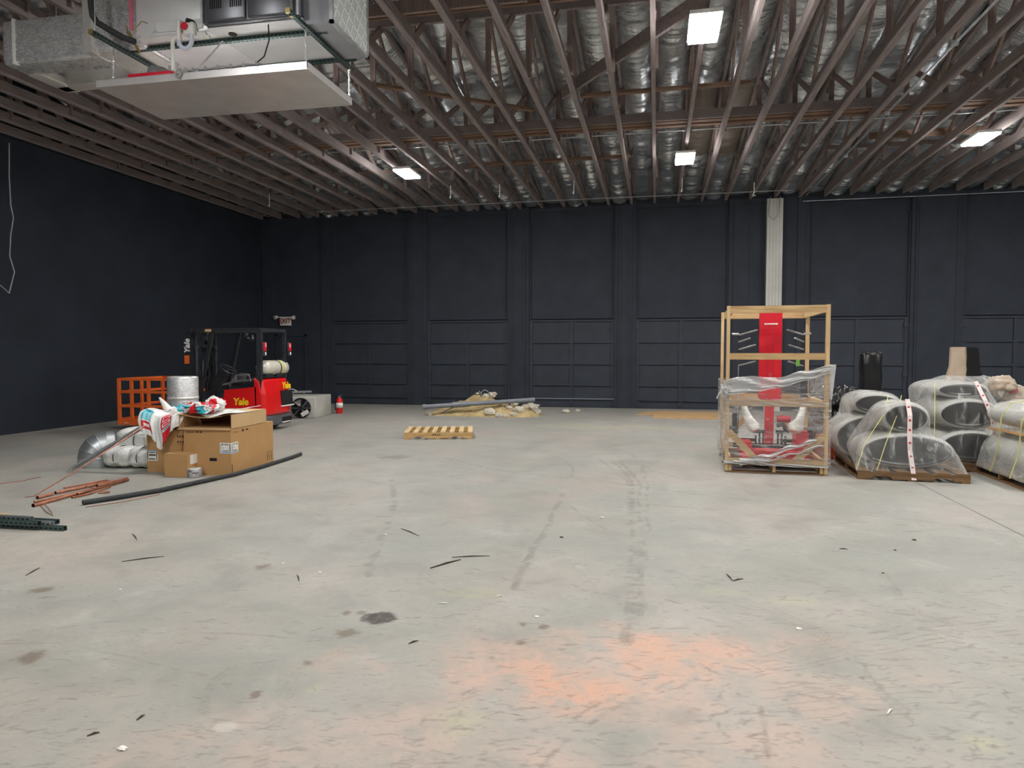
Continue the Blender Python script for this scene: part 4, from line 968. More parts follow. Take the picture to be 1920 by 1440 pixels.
def draped_bag():
    nu, nv = 60, 60; mb = MB(); uv = []
    def fn(u, v):
        # u along the box edge, v from behind over the edge and down
        hem = .26+.17*math.exp(-((u-.42)/.16)**2)+.03*math.exp(-((u-.12)/.1)**2)-.16*max(0, u-.62)/.38
        s_ = v*(hem+.36); x = -6.68+.62*u; fold = .018*math.sin(u*21+v*3)*(.3+v)+.014*math.sin(u*47+1)*v; top = .79+.03*math.sin(u*8+1)-.05*u
        if s_ < .16: y = 8.46-.12*s_/.16; z = .60+(top-.60)*math.sin(s_/.16*PI/2)
        elif s_ < .36: y = 8.34-.24*(s_-.16)/.20; z = top+.02*math.sin(PI*(s_-.16)/.2)+abs(fold)*.6
        else:
            q = s_-.36; y = 8.10-.045*math.sin(min(1, q/.15)*PI/2)-abs(fold)-.03*math.sin(u*6+1)**2; z = top-q
        x += .03*math.sin(v*7+u*3)*v; return (x, y, z)
    mb.grid(fn, nu, nv); o = one('plastic_bag', mb, 'striped_plastic', 'printed white, teal and red plastic bag draped over the left box corner', 'plastic bag')
    me = o.data; uvl = me.uv_layers.new(name='UVMap')
    for lp in me.loops:
        i = lp.vertex_index; u = (i % (nu+1))/nu; v = (i//(nu+1))/nv
        uvl.data[lp.index].uv = (u, (v-.48)/.52)
    me.materials[0].use_backface_culling = False
    return o
draped_bag()
one('plastic_bag', MB().sphere((-6.50, 8.42, .78), (.06, .10, .07), sub=4, nz=.4, nf=1.6, seed=3).tube([(-6.50, 8.36, .80), (-6.56, 8.34, .90), (-6.62, 8.33, .98)], .03, 8, rs=[.06, .035, .012]), 'bag_white', 'white twisted plastic bag neck sticking up at the left box corner', 'plastic bag')
one('plastic_bag', MB().sphere(tuple(at(335, 769, z=.70)), (.10, .10, .10), sub=4, nz=.45, nf=1.7, seed=8, flat=.585), 'teal' if 'teal' in M else mat('teal_plastic', srgb(40, 168, 186), .35, bump=.6, bscale=14), 'crumpled teal plastic wrapper between the printed bags', 'plastic wrapper')
one('plastic_bag', MB().sphere(tuple(at(377, 765, z=.86)), (.20, .2, .085), sub=5, nz=.45, nf=1.7, seed=5, flat=.80).sphere(tuple(at(404, 757, z=.90)), (.11, .12, .09), sub=4, nz=.5, nf=1.8, seed=6, flat=.80), 'printed_plastic', 'crumpled red, white and teal plastic bag on top of the open box', 'plastic bag')
one('paper_sheet', MB().grid(lambda u, v: (-6.02+.62*u+.05*v, 8.10+.46*v, .800-.045*(1-v)**2*math.sin(PI*u)+.010*math.sin(u*9+v*4)+.008), 24, 16), 'label_white', 'white sheet of paper hanging over the open box front edge', 'paper')
sw = thing('hand_saw', 'hand saw with brown handle and silver blade on the open box', 'saw', (-5.9, 8.3, .82))
wpart('handle', MB().rbox(-5.93, -5.80, 8.24, 8.29, .822, .865, .015, seg=3), 'orange_dark', sw)
wpart('blade', MB().add([(-5.81, 8.25, .85), (-5.46, 8.32, .845), (-5.46, 8.36, .845), (-5.81, 8.34, .85), (-5.81, 8.25, .847), (-5.46, 8.32, .842), (-5.46, 8.36, .842), (-5.81, 8.34, .847)], [(0, 1, 2, 3), (7, 6, 5, 4), (0, 4, 5, 1), (2, 6, 7, 3)]), 'galv', sw)
one('metal_rod', MB().tube([(-5.55, 8.20, .815), (-5.28, 8.62, .87)], .005, 6), 'chain_steel', 'thin bright rod lying across the open box top', 'rod')
# tape roll
tr = thing('duct_tape_roll', 'roll of printed silver tape standing on the floor before the boxes', 'tape roll', (-5.79, 7.90, 0))
part('tape', MB().lathe([(.04, .004), (.085, .0), (.088, .01), (.088, .10), (.084, .108), (.04, .105), (.04, .004)], 32), 'tape_silver', tr)
pk = MB(); rr = random.Random(2)
for k in range(34):
    a = rr.random()*6.28; z = rr.choice((.02, .038, .056, .074)); l_ = rr.uniform(.08, .25)
    pk.add([(.0885*math.cos(a+q*l_), .0885*math.sin(a+q*l_), z+s_) for q in (0, .5, 1) for s_ in (0, .011)], [(0, 2, 3, 1), (2, 4, 5, 3)])
part('tape_print', pk, 'ink', tr)
part('tape_rim', MB().lathe([(.03, .106), (.085, .108), (.087, .112), (.03, .112)], 32), 'label_white', tr)

# ------------------------------------------------------------------ duct elbow, white bags, leaning studs
def elbow():
    c0 = Vector((-7.70, 8.36, 0)); hx = Vector((.70, .71, 0)).normalized(); R0 = .21; mb = MB(); n = 40
    # five mitred gores: vertical collar on the floor, then turning to lie towards the back
    angs = [0, 0, 22.5, 45, 67.5, 90, 90]; rad = .14; rings = []
    for i, a in enumerate(angs):
        q = math.radians(a); o = c0+hx*rad*(1-math.cos(q))+Vector((0, 0, .13+rad*math.sin(q)))
        if i == 0: o = c0.copy()
        if i == 6: o = o+hx*.10
        nrm = Vector((0, 0, math.cos(q)))+hx*math.sin(q); sx = hx.cross(Vector((0, 0, 1))); sy = nrm.cross(sx)
        rings.append([o+(sx*math.cos(t)+sy*math.sin(t))*R0 for t in [2*PI*k/n for k in range(n)]])
    for A, B in zip(rings[:-1], rings[1:]):
        mb.add(A+B, [(k, (k+1) % n, (k+1) % n+n, k+n) for k in range(n)], 0, True)
    for r in rings[1:-1]:
        mb.tube([r[k] for k in range(n)]+[r[0]], .005, 5, cap=False)
    mb.v = [(v[0], v[1], max(v[2], .001)) for v in mb.v]; return mb
ebm = MB(); R0 = .235; path = []; c0 = Vector((-7.78, 8.30, 0)); hx = Vector((.80, .60, 0)).normalized()
segs = [0, 0, 30, 60, 90]; rad = .30
pts = [c0, c0+Vector((0, 0, .15))]
for a in (22, 45, 67, 90):
    q = math.radians(a); pts.append(c0+Vector((0, 0, .15))+hx*rad*(1-math.cos(q))+Vector((0, 0, rad*math.sin(q)*.55)))
pts.append(pts[-1]+hx*.14)
for i in range(len(pts)-1):
    dirn = (pts[i+1]-pts[i]); ebm.tube([pts[i]-dirn*.02, pts[i+1]+dirn*.02], R0, 36, cap=False)
    ebm.tube([pts[i+1]-dirn.normalized()*.008, pts[i+1]+dirn.normalized()*.008], R0+.006, 36, cap=False)
ebm.v = [(x, y, max(z, 0.001)) for x, y, z in ebm.v]; ebm = elbow()
one('duct_elbow', ebm, 'galv', 'galvanised sheet metal duct elbow lying left of the white bags', 'duct elbow')
def bag(name_label, c, rad_, seed, cord):
    o = thing('white_bag', name_label, 'bag', (c[0], c[1], 0) if c[2] < .25 else (c[0], c[1], c[2]-rad_[2]), 0, 'white bundles tied with cord beside the boxes')
    mb = MB(); bm = bmesh.new(); bmesh.ops.create_icosphere(bm, subdivisions=5, radius=1)
    for v in bm.verts:
        p = v.co.copy(); sgn = lambda q: math.copysign(abs(q)**.75, q); p = Vector((sgn(p.x), sgn(p.y), sgn(p.z)))
        g = 1-.10*math.exp(-(v.co.x*5)**2)-.05*math.exp(-(v.co.z*4+.2)**2)
        rd = noise.fractal(v.co*2.2+Vector((seed*5, 0, 0)), 1, 2, 4)*.05+.02*math.sin(math.atan2(v.co.z, v.co.x)*17+seed)*abs(v.co.y)**3
        v.co = Vector(c)+Vector((p.x*rad_[0], p.y*rad_[1], p.z*rad_[2]))*(g+rd); v.co.z = max(v.co.z, .002)
    mb.bm(bm); wpart('bundle', mb, 'bag_white', o)
    k = MB(); lp = [(c[0], c[1]+rad_[1]*.92*math.cos(q), c[2]+rad_[2]*.93*math.sin(q)) for q in [j*PI/12 for j in range(25)]]
    lp = [(x, y, max(z, .008)) for x, y, z in lp]; k.tube(lp, .006, 6, cap=False); wpart('cord', k, 'fan_black', o)
bag('large white tied bundle lying on top of the left lower one', (-7.16, 8.72, .35), (.42, .28, .185), 1, 0)
bag('greyish white tied bundle on the floor next to the duct elbow', (-7.28, 8.40, .15), (.24, .20, .155), 2, 0)
bag('round white bundle on the floor against the left box', (-6.93, 8.42, .15), (.20, .20, .15), 3, 0)
bag('white tied bundle above the round one, touching the left box', (-6.80, 8.45, .38), (.12, .16, .11), 4, 0)
a_ = at(126, 884, z=.012); b_ = Vector((-6.62, 8.05, .63))
st = MB()
for off in (Vector((0, 0, 0)), Vector((.035, .04, .0))): st.beam(a_+off, b_+off, .035, .006).beam(a_+off+Vector((0, .016, .018)), b_+off+Vector((0, .016, .018)), .004, .035)
one('metal_stud', st, 'galv', 'pair of long silver metal angles leaning on the left box', 'metal stud')
one('copper_tube', MB().tube([at(64, 930, z=.008), at(110, 903, z=.12), at(160, 872, z=.26), at(273, 797, y=8.0)], .007, 6), 'copper', 'thin long copper tube leaning from the copper pile to the left box', 'copper tube')

# ------------------------------------------------------------------ black pipe, copper offcuts, strut offcuts
hp = [at(px, py, z=.03) for px, py in [(155, 942), (215, 933), (300, 919), (380, 902), (440, 889), (500, 872), (545, 858), (564, 851)]]
one('insulated_pipe', MB().tube(hp, .026, 14), 'foam_black', 'long bent black foam-covered pipe lying on the floor before the boxes', 'pipe')
one('thin_rod', MB().tube([at(160, 951, z=.004), at(230, 941, z=.004), at(300, 927, z=.004)], .004, 5), 'copper_dull', 'thin rod lying beside the near end of the black pipe', 'rod')
cps = [((62, 948), (240, 899), .020, .02, 'longest copper pipe at the front of the pile'), ((70, 933), (98, 926), .019, .02, 'short thick copper pipe at the left end of the pile'), ((104, 924), (205, 903), .019, .02, 'copper pipe along the back of the pile'),
       ((64, 941), (150, 922), .010, .012, 'thin copper pipe between the two long ones'), ((135, 933), (172, 925), .012, .012, 'dull copper pipe at the front middle of the pile'), ((167, 926), (206, 913), .012, .012, 'dark-ended copper pipe in front of the right half'),
       ((182, 911), (238, 897), .018, .045, 'thick copper pipe lying on top at the right'), ((145, 926), (168, 918), .012, .03, 'short pale copper piece on top'), ((160, 912), (180, 917), .006, .05, 'tiny copper tube crossing the pile top'),
       ((184, 924), (206, 922), .013, .013, 'short pale copper pipe separate at the right'), ((46, 932), (66, 930), .004, .006, 'thin copper wire end at the far left'), ((120, 915), (200, 900), .010, .045, 'slim copper pipe on top along the back')]
for (a, b, r, z, l) in cps:
    A = at(*a, z=z); B = at(*b, z=z); mb = MB().tube([A, B], r, 12, 0, cap=False).tube([A, B], r*.8, 12, 1, cap=False)
    mb.tube([A.lerp(B, .02), A.lerp(B, .021)], r*.8, 12, 1)
    one('copper_pipe', mb, ['copper' if 'dull' not in l else 'copper_dull', 'slot_black'], l, 'copper pipe', 'copper pipe offcuts on the floor')
one('copper_wire', MB().tube([at(82, 944, z=.01), at(90, 952, z=.03), at(95, 959, z=.02), at(98, 966, z=.004)], .004, 5).tube([at(75, 947, z=.005), at(86, 960, z=.005), at(99, 967, z=.004)], .003, 5), 'copper', 'bent thin copper wire in front of the copper pile', 'wire')
one('thin_rod', MB().tube([at(-10, 908, z=.004), at(40, 902, z=.004), at(76, 894, z=.004)], .004, 5), 'copper_dull', 'thin wire lying on the floor left of the copper pile', 'rod')
for (x0, x1, y0, z0, fl, l, m_) in ((-7.4, -5.17, 5.235, .021, 0, 'dark slotted strut with black end, longest and lowest of the stack', 'strut_green'), (-7.4, -5.40, 5.195, .063, 1, 'pale green strut on top of the nearest one', 'strut_green'),
                              (-7.4, -5.43, 5.36, .021, 1, 'grey strut lying flat in the middle of the stack', 'galv'), (-7.4, -5.44, 5.43, .021, 0, 'dark strut at the back of the stack', 'strut_green'), (-7.4, -5.62, 5.33, .063, 1, 'short pale strut on the middle one', 'galv')):
    mb = MB(); strut(mb, (x0, y0, z0), (x1, y0+.02, z0))
    one('strut_channel', mb, [m_, 'slot_black'], l, 'strut channel', 'strut channel offcuts at the left')
one('wood_offcut', MB().add([tuple(at(px, py, z=z)) for z in (.002, .022) for px, py in ((-60, 975), (5, 971), (25, 966), (10, 962), (-60, 962))], [(0, 4, 3, 2, 1), (5, 6, 7, 8, 9)]+[(i, (i+1) % 5, (i+1) % 5+5, i+5) for i in range(5)]), 'plywood', 'pale wood offcut behind the green struts at the left edge', 'wood offcut')
# ------------------------------------------------------------------ empty pallet
def pallet(name_label, loc, rz, w, d, h=.12, boards=8, m1='pallet_wood', m2='pallet_slat', group=None, gapb=.55, name='wooden_pallet'):
    o = thing(name, name_label, 'pallet', loc, rz, group)
    for i in range(boards):
        bw = w/boards*gapb if boards > 1 else w; x = (w-bw)*i/(boards-1)
        part('deck_board', MB().box(x, x+bw, 0, d, h-.018, h), m2, o)
    for y in (0, d/2-.018, d-.036):
        s_ = MB()
        if y == 0: s_.prism([(0, .018), (w*.13, .018), (w*.14, .05), (w*.30, .05), (w*.31, .018), (w*.68, .018), (w*.69, .05), (w*.85, .05), (w*.86, .018), (w, .018), (w, h-.018), (0, h-.018)], y, y+.036)
        else: s_.box(0, w, y, y+.036, .018, h-.018)
        part('stringer', s_, m1, o)
    for x in (0, w*.45, w-.1): part('bottom_board', MB().box(x, x+.1, 0, d, 0, .018), m1, o)
    return o
ep = pallet('small empty wooden pallet alone in the middle of the floor', at(757.5, 824, z=0), math.radians(14.5), 1.25, 1.0, .135)
mk = MB()
for k, (x, z) in enumerate(((.52, .07), (.56, .075), (.60, .068), (.64, .072))): mk.box(x, x+.025, -.002, 0, z, z+.022)
part('stencil_mark', mk, 'ink', ep)

# ------------------------------------------------------------------ dirt pile, rubble, pipe
pc = Vector((-4.3, 17.55, 0))
def hill(u, v):
    x = (u-.5)*4.6; y = (v-.5)*3.0
    q = .45*math.exp(-((x+.28)/.85)**2-((y-.50)/.48)**2)+.23*math.exp(-((x+.1)/1.35)**4-((y+.25)/.48)**2)+.10*math.exp(-((x-.75)/.7)**4-((y+.2)/.45)**2)
    n_ = noise.fractal(Vector((x*2.4, y*2.4, 1)), 1, 2, 5); q = q*(1+.20*n_)+.04*n_*min(1, q*8)
    return (pc.x+x, pc.y+y, max(-.02, q-.05))
dpile = one('dirt_pile', MB().grid(hill, 130, 90), 'dirt', 'heap of sandy yellow soil on the floor before the loading doors', 'dirt pile', kind='stuff')
def surf(x, y):
    return hill((x-pc.x)/4.6+.5, (y-pc.y)/3.0+.5)[2]
rr = random.Random(21)
ck = [((805, 776), .10, 'small pale rubble lump at the left foot of the soil heap'), ((918, 772), .16, 'flat slab of broken concrete on the front of the heap'), ((936, 778), .10, 'cream rubble lump at the foot of the heap, left one'), ((947, 779), .07, 'cream rubble lump at the foot of the heap, right one'),
      ((965, 757), .10, 'grey rubble lump touching the grey pipe'), ((972, 768), .14, 'grey rock in the rubble cluster right of centre'), ((985, 762), .11, 'pale rock in the rubble cluster, highest one'), ((955, 764), .09, 'small rock left in the rubble cluster'), ((962, 777), .09, 'grey pebble below the rubble cluster'),
      ((997, 763), .19, 'large angular pale rock at the right end of the heap'), ((1005, 772), .12, 'angular rock at the right foot of the heap'), ((911, 743), .10, 'pale rock on top of the heap, left one'), ((921, 741), .12, 'pale rock on top of the heap, middle one'), ((927, 738), .07, 'tall thin rock on top of the heap'), ((895, 738), .05, 'small pebble at the very top of the heap'),
      ((1062, 772), .10, 'brown and grey debris lump right of the heap'), ((1083, 770), .07, 'small dark debris lump farthest right of the heap'), ((878, 757), .06, 'small pebble on the left slope of the heap')]
for k, ((px, py), r, lab) in enumerate(ck):
    best = None
    for s_ in range(60):
        y = 16.2+s_*.05; p = at(px, py, y=y)
        if p.z <= max(0, surf(p.x, p.y))+r*.35: best = p; break
    if best is None: best = at(px, py, y=18.0)
    bm = bmesh.new(); bmesh.ops.create_icosphere(bm, subdivisions=2, radius=1)
    for v in bm.verts:
        g = 1+.45*noise.noise(v.co*1.3+Vector((k*3.1, 0, 0)))
        v.co = Vector(((v.co.x*r*rr.uniform(.9, 1.1))*g, v.co.y*r*.8*g, v.co.z*r*.62*g))+Vector((best.x, best.y, max(best.z, r*.4)))
    mb = MB(); mb.bm(bm, 0, False); one('rubble_piece', mb, 'rubble', lab, 'rubble', 'broken concrete on the soil heap')
a_ = at(793, 763, y=16.72); b_ = at(1003, 749.5, y=17.25)
pp = thing('grey_pipe', 'long grey plastic pipe lying across the soil heap', 'pipe', (a_.x, a_.y, min(a_.z, b_.z)-.06))
m_ = a_.lerp(b_, .27)
wpart('pipe_length', MB().tube([a_, a_.lerp(b_, .5), b_], .055, 16), 'pvc_grey', pp)
wpart('coupling', MB().tube([m_, a_.lerp(b_, .42)], .068, 16), 'pvc_grey', pp)
wpart('bell_end', MB().tube([a_, a_.lerp(b_, .03)], .066, 16), 'pvc_grey', pp)
one('thin_rod', MB().tube([at(818, 778, y=16.85), at(853, 762, y=16.95)], .018, 6), 'truss_wood', 'brown stick leaning on the soil heap under the pipe', 'stick')
one('loose_wire', MB().tube([at(x, y, y=17.9) for x, y in ((898, 733), (902, 738), (902, 744), (903, 735), (908, 731), (914, 733), (919, 740))], .012, 5), 'wire_grey', 'loop of grey wire on top of the soil heap', 'wire')
# plywood at the back
def sheet(pts, h, label):
    n = len(pts); mb = MB(); w_ = [at(x, y, z=0) for x, y in pts]
    mb.add([(p.x, p.y, z) for z in (0, h) for p in w_], [tuple(range(n))[::-1], tuple(range(n, 2*n))]+[(i, (i+1) % n, (i+1) % n+n, i+n) for i in range(n)])
    return one('plywood_sheet', mb, 'plywood', label, 'plywood sheet')
sheet([(1222, 783.5), (1352, 787), (1352, 775), (1232, 773)], .035, 'large flat sheet of plywood on the floor left of the crate')
sheet([(1190, 778), (1222, 779), (1245, 773), (1214, 771.5)], .012, 'thin narrow board on the floor left of the large plywood sheet')

# ------------------------------------------------------------------ wooden crate with red machine
CL, CR = (.915, 9.67, 0), math.radians(-2.4)
cr_ = thing('wooden_crate', 'tall open frame crate of pale lumber around a red machine', 'crate', CL, CR)
CW, CD, CH = 1.27, 1.66, 2.21
def cpt(n_, mb, m): return part(n_, mb, m, cr_)
for x in (0, CW-.042):
    cpt('post', MB().box(x, x+.042, 0, .09, 0, CH), 'pine')
    cpt('post', MB().box(x, x+.042, CD-.09, CD, 0, CH), 'pine')
for z0, z1 in ((CH-.10, CH-.005), (1.50, 1.585), (.885, .965), (.125, .19)):
    if z0 != CH-.10: cpt('front_rail', MB().box(.042, CW-.042, .0, .038, z0, z1), 'pine_x')
    else: cpt('front_rail', MB().box(.042, CW-.042, .0, .038, z0, z1), 'pine_x')
for z0, z1 in ((CH-.10, CH-.005), (.86, .96), (.13, .2)):
    cpt('back_rail', MB().box(.042, CW-.042, CD-.038, CD, z0, z1), 'pine_x')
for x in (.042, CW-.08):
    cpt('side_rail', MB().box(x, x+.038, .09, CD-.09, CH-.10, CH-.005), 'pine')
    cpt('side_rail', MB().box(x, x+.038, .09, CD-.09, .885, .965), 'pine')
    cpt('side_rail', MB().box(x, x+.038, .09, CD-.09, .13, .2), 'pine')
cpt('brace', MB().beam((.04, -.012, .55), (.40, -.012, .165), .085, .02, up=(0, 1, 0)), 'pine_x')
cpt('brace', MB().beam((CW-.04, -.012, .53), (.86, -.012, .165), .085, .02, up=(0, 1, 0)), 'pine_x')
cpt('brace', MB().beam((.04, CD+.01, .2), (.42, CD+.01, .62), .085, .02, up=(0, 1, 0)), 'pine_x')
cpt('brace', MB().beam((CW-.04, CD+.01, .2), (.9, CD+.01, .62), .085, .02, up=(0, 1, 0)), 'pine_x')
for i in range(6): cpt('deck_board', MB().box(.0, CW, .04+i*.27, .19+i*.27, .10, .122), 'old_pallet')
cpt('deck_board', MB().box(.0, CW, .0, .04, .10, .13), 'old_pallet')
for x in (.045, .60, CW-.09): cpt('stringer', MB().box(x, x+.04, .01, CD-.02, .018, .10), 'pine')
for y in (.0, .8, CD-.1): cpt('bottom_board', MB().box(.0, CW, y, y+.1, 0, .018), 'old_pallet')

mc = thing('gym_machine', 'red and black exercise machine with steel pegs inside the crate', 'exercise machine', CL, CR)
mx, my = .665, 1.06
def mp(n_, mb, m, lab=None): return part(n_, mb, m, mc, lab)
tw = MB().prism([(mx-.155, .93), (mx-.11, .86), (mx+.11, .86), (mx+.155, .93), (mx+.155, 2.17), (mx-.155, 2.17)], my-.02, my+.10)
tower = mp('tower_cover', tw, 'machine_red')
part('groove', MB().box(mx-.05, mx-.045, my-.0235, my-.02, 1.25, 1.98).box(mx+.045, mx+.05, my-.0235, my-.02, 1.25, 1.98).box(mx-.05, mx+.05, my-.0235, my-.02, 1.975, 1.98).box(mx-.155, mx-.15, my-.0235, my-.02, .93, 2.1).box(mx+.15, mx+.155, my-.0235, my-.02, .93, 2.1), 'orange_dark', tower)
part('badge', MB().box(mx-.07, mx+.07, my-.025, my-.02, 1.998, 2.014).cyl((mx-.08, my-.026, 2.006), .012, .006, 10, 0, 'y').cyl((mx+.08, my-.026, 2.006), .012, .006, 10, 0, 'y'), 'label_white', tower)
part('window_slot', MB().box(mx-.02, mx+.02, my-.0235, my-.02, 1.05, 1.30), 'strap_red', tower)
mp('column', MB().box(mx-.062, mx+.0, my, my+.06, .20, .90).box(mx+.006, mx+.062, my, my+.06, .20, .90), 'machine_red')
mp('base_plate', MB().prism([(mx-.36, .13), (mx+.46, .13), (mx+.40, .24), (mx-.24, .27)], .28, .50).box(mx-.42, mx+.46, .3, 1.4, .125, .165), 'machine_red')
mp('base_side', MB().box(mx+.30, mx+.46, .55, .95, .165, .5).box(mx-.42, mx-.28, .55, .9, .165, .34), 'machine_red')
mp('badge', MB().box(mx-.04, mx+.08, .275, .28, .185, .20).cyl((mx-.07, .276, .193), .012, .006, 8, 0, 'y').cyl((mx+.12, .276, .193), .012, .006, 8, 0, 'y'), 'label_white')
for s in (-1, 1):
    px_ = mx+s*.44
    mp('peg_post', MB().box(px_-.02, px_+.02, my-.02, my+.03, 1.40, 1.92), 'machine_black')
    for z, L in ((1.875, .24), (1.775, .14), (1.665, .22), (1.43, .22)):
        mp('peg', MB().tube([(px_, my-.03, z-.03), (px_-s*L, my-.18, z+.04*L/.24)], .013, 8), 'steel_grey')
    mp('peg', MB().tube([(px_, my-.03, 1.86), (px_+s*.10, my-.03, 1.865)], .016, 8), 'chain_steel')
    mp('black_upright', MB().box(px_+s*.03-.045, px_+s*.03+.045, my+.0, my+.06, .95 if s > 0 else .40, 1.30 if s > 0 else .70), 'machine_black')
    mp('wrapped_arm', MB().tube([(mx+s*.40, .62, .90), (mx+s*.38, .58, .78), (mx+s*.33, .5, .66), (mx+s*.27, .42, .57), (mx+s*.25, .40, .52)], .06, 14, rs=[.035, .05, .06, .11 if s > 0 else .085, .06]), 'foam_wrap', 'white foam wrapped arm')
    for k in range(3): mp('black_bracket', MB().box(mx+s*(.10+.05*k)-.012, mx+s*(.10+.05*k)+.012, my-.2, my-.17, .22, .48-.04*k), 'machine_black')
    mp('black_bracket', MB().box(mx+s*.16-.09, mx+s*.16+.09, my-.22, my-.16, .44, .48).box(mx+s*.3-.12, mx+s*.3+.12, my-.1, my-.04, .30, .34), 'machine_black')
mp('cross_frame', MB().box(mx-.5, mx+.5, my-.02, my+.04, .2, .26).tube([(mx+.08, my-.2, .55), (mx+.17, my-.2, .57), (mx+.2, my-.22, .48)], .03, 8).box(mx-.55, mx-.47, my-.3, my+.1, .40, .50).box(mx+.46, mx+.54, my-.3, my+.1, .38, .50), 'machine_black')
mp('knee_pad', MB().tube([(mx+.12, my+.1, .62), (mx+.3, my+.1, .62)], .05, 14), 'strap_red')
mp('side_tube', MB().tube([(mx-.44, my+.0, 1.92), (mx-.44, my, .3)], .006, 6), 'chain_steel')
mp('green_tag', MB().box(mx+.33, mx+.38, my-.14, my-.13, 1.40, 1.50), 'green_tag')

# stretch film round the lower half of the crate
P4 = [(-.03, -.04), (CW+.03, -.04), (CW+.03, CD+.04), (-.03, CD+.04)]
per = [CW+.06, CD+.08, CW+.06, CD+.08]; tot = sum(per)
def perim(s):
    s = s % tot
    for i in range(4):
        if s <= per[i]: a = P4[i]; b = P4[(i+1) % 4]; t = s/per[i]; return (a[0]+(b[0]-a[0])*t, a[1]+(b[1]-a[1])*t, i, t)
        s -= per[i]
def ztop(i, t):
    if i == 0: return 1.235+.035*math.sin(PI*min(1, t*1.3))+.17*max(0, (t-.55)/.45)**1.3
    if i == 1: return 1.40-.20*t
    if i == 2: return 1.20
    return 1.20+.03*t
def filmwrap(u, v):
    x, y, i, t = perim(u*tot); z1 = ztop(i, t); z0 = .11+.01*math.sin(u*40)
    if i == 0: z0 = .12+.02*math.sin(t*9)
    z = z0+(z1-z0)*v; nx, ny = ((0, -1), (1, 0), (0, 1), (-1, 0))[i]
    slack = math.sin(PI*t); d = .018*noise.fractal(Vector((u*9, z*9, 2)), 1, 2, 4)*slack*2.2-.06*slack*(math.sin(PI*v))*(1 if i % 2 else .25)
    return (x+nx*d, y+ny*d, z)
fl = thing('stretch_film', 'clear stretch film wrapped round the lower half of the crate', 'stretch film', CL, CR)
part('film_sheet', MB().grid(filmwrap, 260, 60), 'film_face', fl)
def ribbon(pts, w0, w1, seed, off=-.055):
    n_ = len(pts)
    def fn(u, v):
        q = u*(n_-1); i = min(int(q), n_-2); f = q-i; f2 = f*f*(3-2*f)
        x = pts[i][0]+(pts[i+1][0]-pts[i][0])*f; z = pts[i][1]+(pts[i+1][1]-pts[i][1])*f2; w_ = w0+(w1-w0)*u
        w_ *= .75+.5*noise.noise(Vector((u*5, seed, 0)))**2+.25
        return (x, off+.02*math.sin(v*9+u*22+seed)+.012*noise.noise(Vector((u*30, v*6, seed))), z+(v-.5)*w_)
    return MB().grid(fn, 120, 14)
part('film_band', ribbon([(-.04, 1.13), (.30, 1.20), (.62, 1.20), (.95, 1.31), (CW+.03, 1.41)], .20, .055, 1), 'film_dense', fl)
part('film_band', ribbon([(-.04, 1.05), (.35, 1.10), (.66, 1.16), (1.0, 1.26), (CW+.03, 1.36)], .05, .05, 2, -.065), 'film_dense', fl)
part('film_band', ribbon([(.03, .98), (.35, .95), (.7, .94), (CW, .93)], .16, .05, 3), 'film_clear', fl)
part('film_band', ribbon([(.18, .15), (.5, .22), (.85, .37), (1.12, .46)], .09, .04, 4), 'film_dense', fl)
part('film_band', ribbon([(.10, .15), (.5, .17), (.85, .28), (1.2, .40)], .03, .03, 5, -.06), 'film_dense', fl)
part('film_band', ribbon([(-.02, .14), (.3, .14), (.6, .125), (CW, .12)], .05, .03, 6), 'film_dense', fl)
part('film_knot', MB().sphere((-.01, -.03, 1.08), (.05, .05, .10), sub=4, nz=.7, nf=2, seed=4).tube([(-.02, -.05, 1.1), (-.09, -.07, 1.05), (-.12, -.07, .98)], .01, 5), 'film_dense', fl)
part('film_knot', MB().grid(lambda u, v: (CW+.0+.07*math.sin(PI*u)*(1-v*.6), -.05+.16*(u-.5)*.6, 1.44-.45*v), 10, 14), 'film_dense', fl)
part('packing_slip', MB().box(.07, .27, -.062, -.060, 1.10, 1.235), 'film_dense', fl)

# ------------------------------------------------------------------ wrapped loads on the right
def film_blob(parent, hulls, mname, vox=.028, disp=.02, nm='film_skin'):
    mb = MB()
    for pts in hulls:
        bm = bmesh.new()
        for p in pts: bm.verts.new(p)
        r = bmesh.ops.convex_hull(bm, input=bm.verts)
        bmesh.ops.delete(bm, geom=[g for g in r['geom_interior'] if isinstance(g, bmesh.types.BMVert)], context='VERTS')
        mb.bm(bm)
    o = wpart(nm, mb, mname, parent)
    a = o.modifiers.new('remesh', 'REMESH'); a.mode = 'VOXEL'; a.voxel_size = vox; a.use_smooth_shade = True
    s = o.modifiers.new('smooth', 'SMOOTH'); s.iterations = 5; s.factor = .5
    t = bpy.data.textures.get('creases') or bpy.data.textures.new('creases', 'CLOUDS'); t.noise_scale = .16; t.noise_depth = 4
    d = o.modifiers.new('crease', 'DISPLACE'); d.texture = t; d.strength = disp; d.mid_level = .4
    return o
def oval(cx, cz, w, h, y0, y1, k=20, e=.05):
    return [(cx+(w/2-q)*math.cos(a), y, cz+(h/2-q)*math.sin(a)) for y, q in ((y0, e), (y0+e*1.2, 0), (y1-e, 0), (y1, e)) for a in [2*PI*i/k for i in range(k)]]
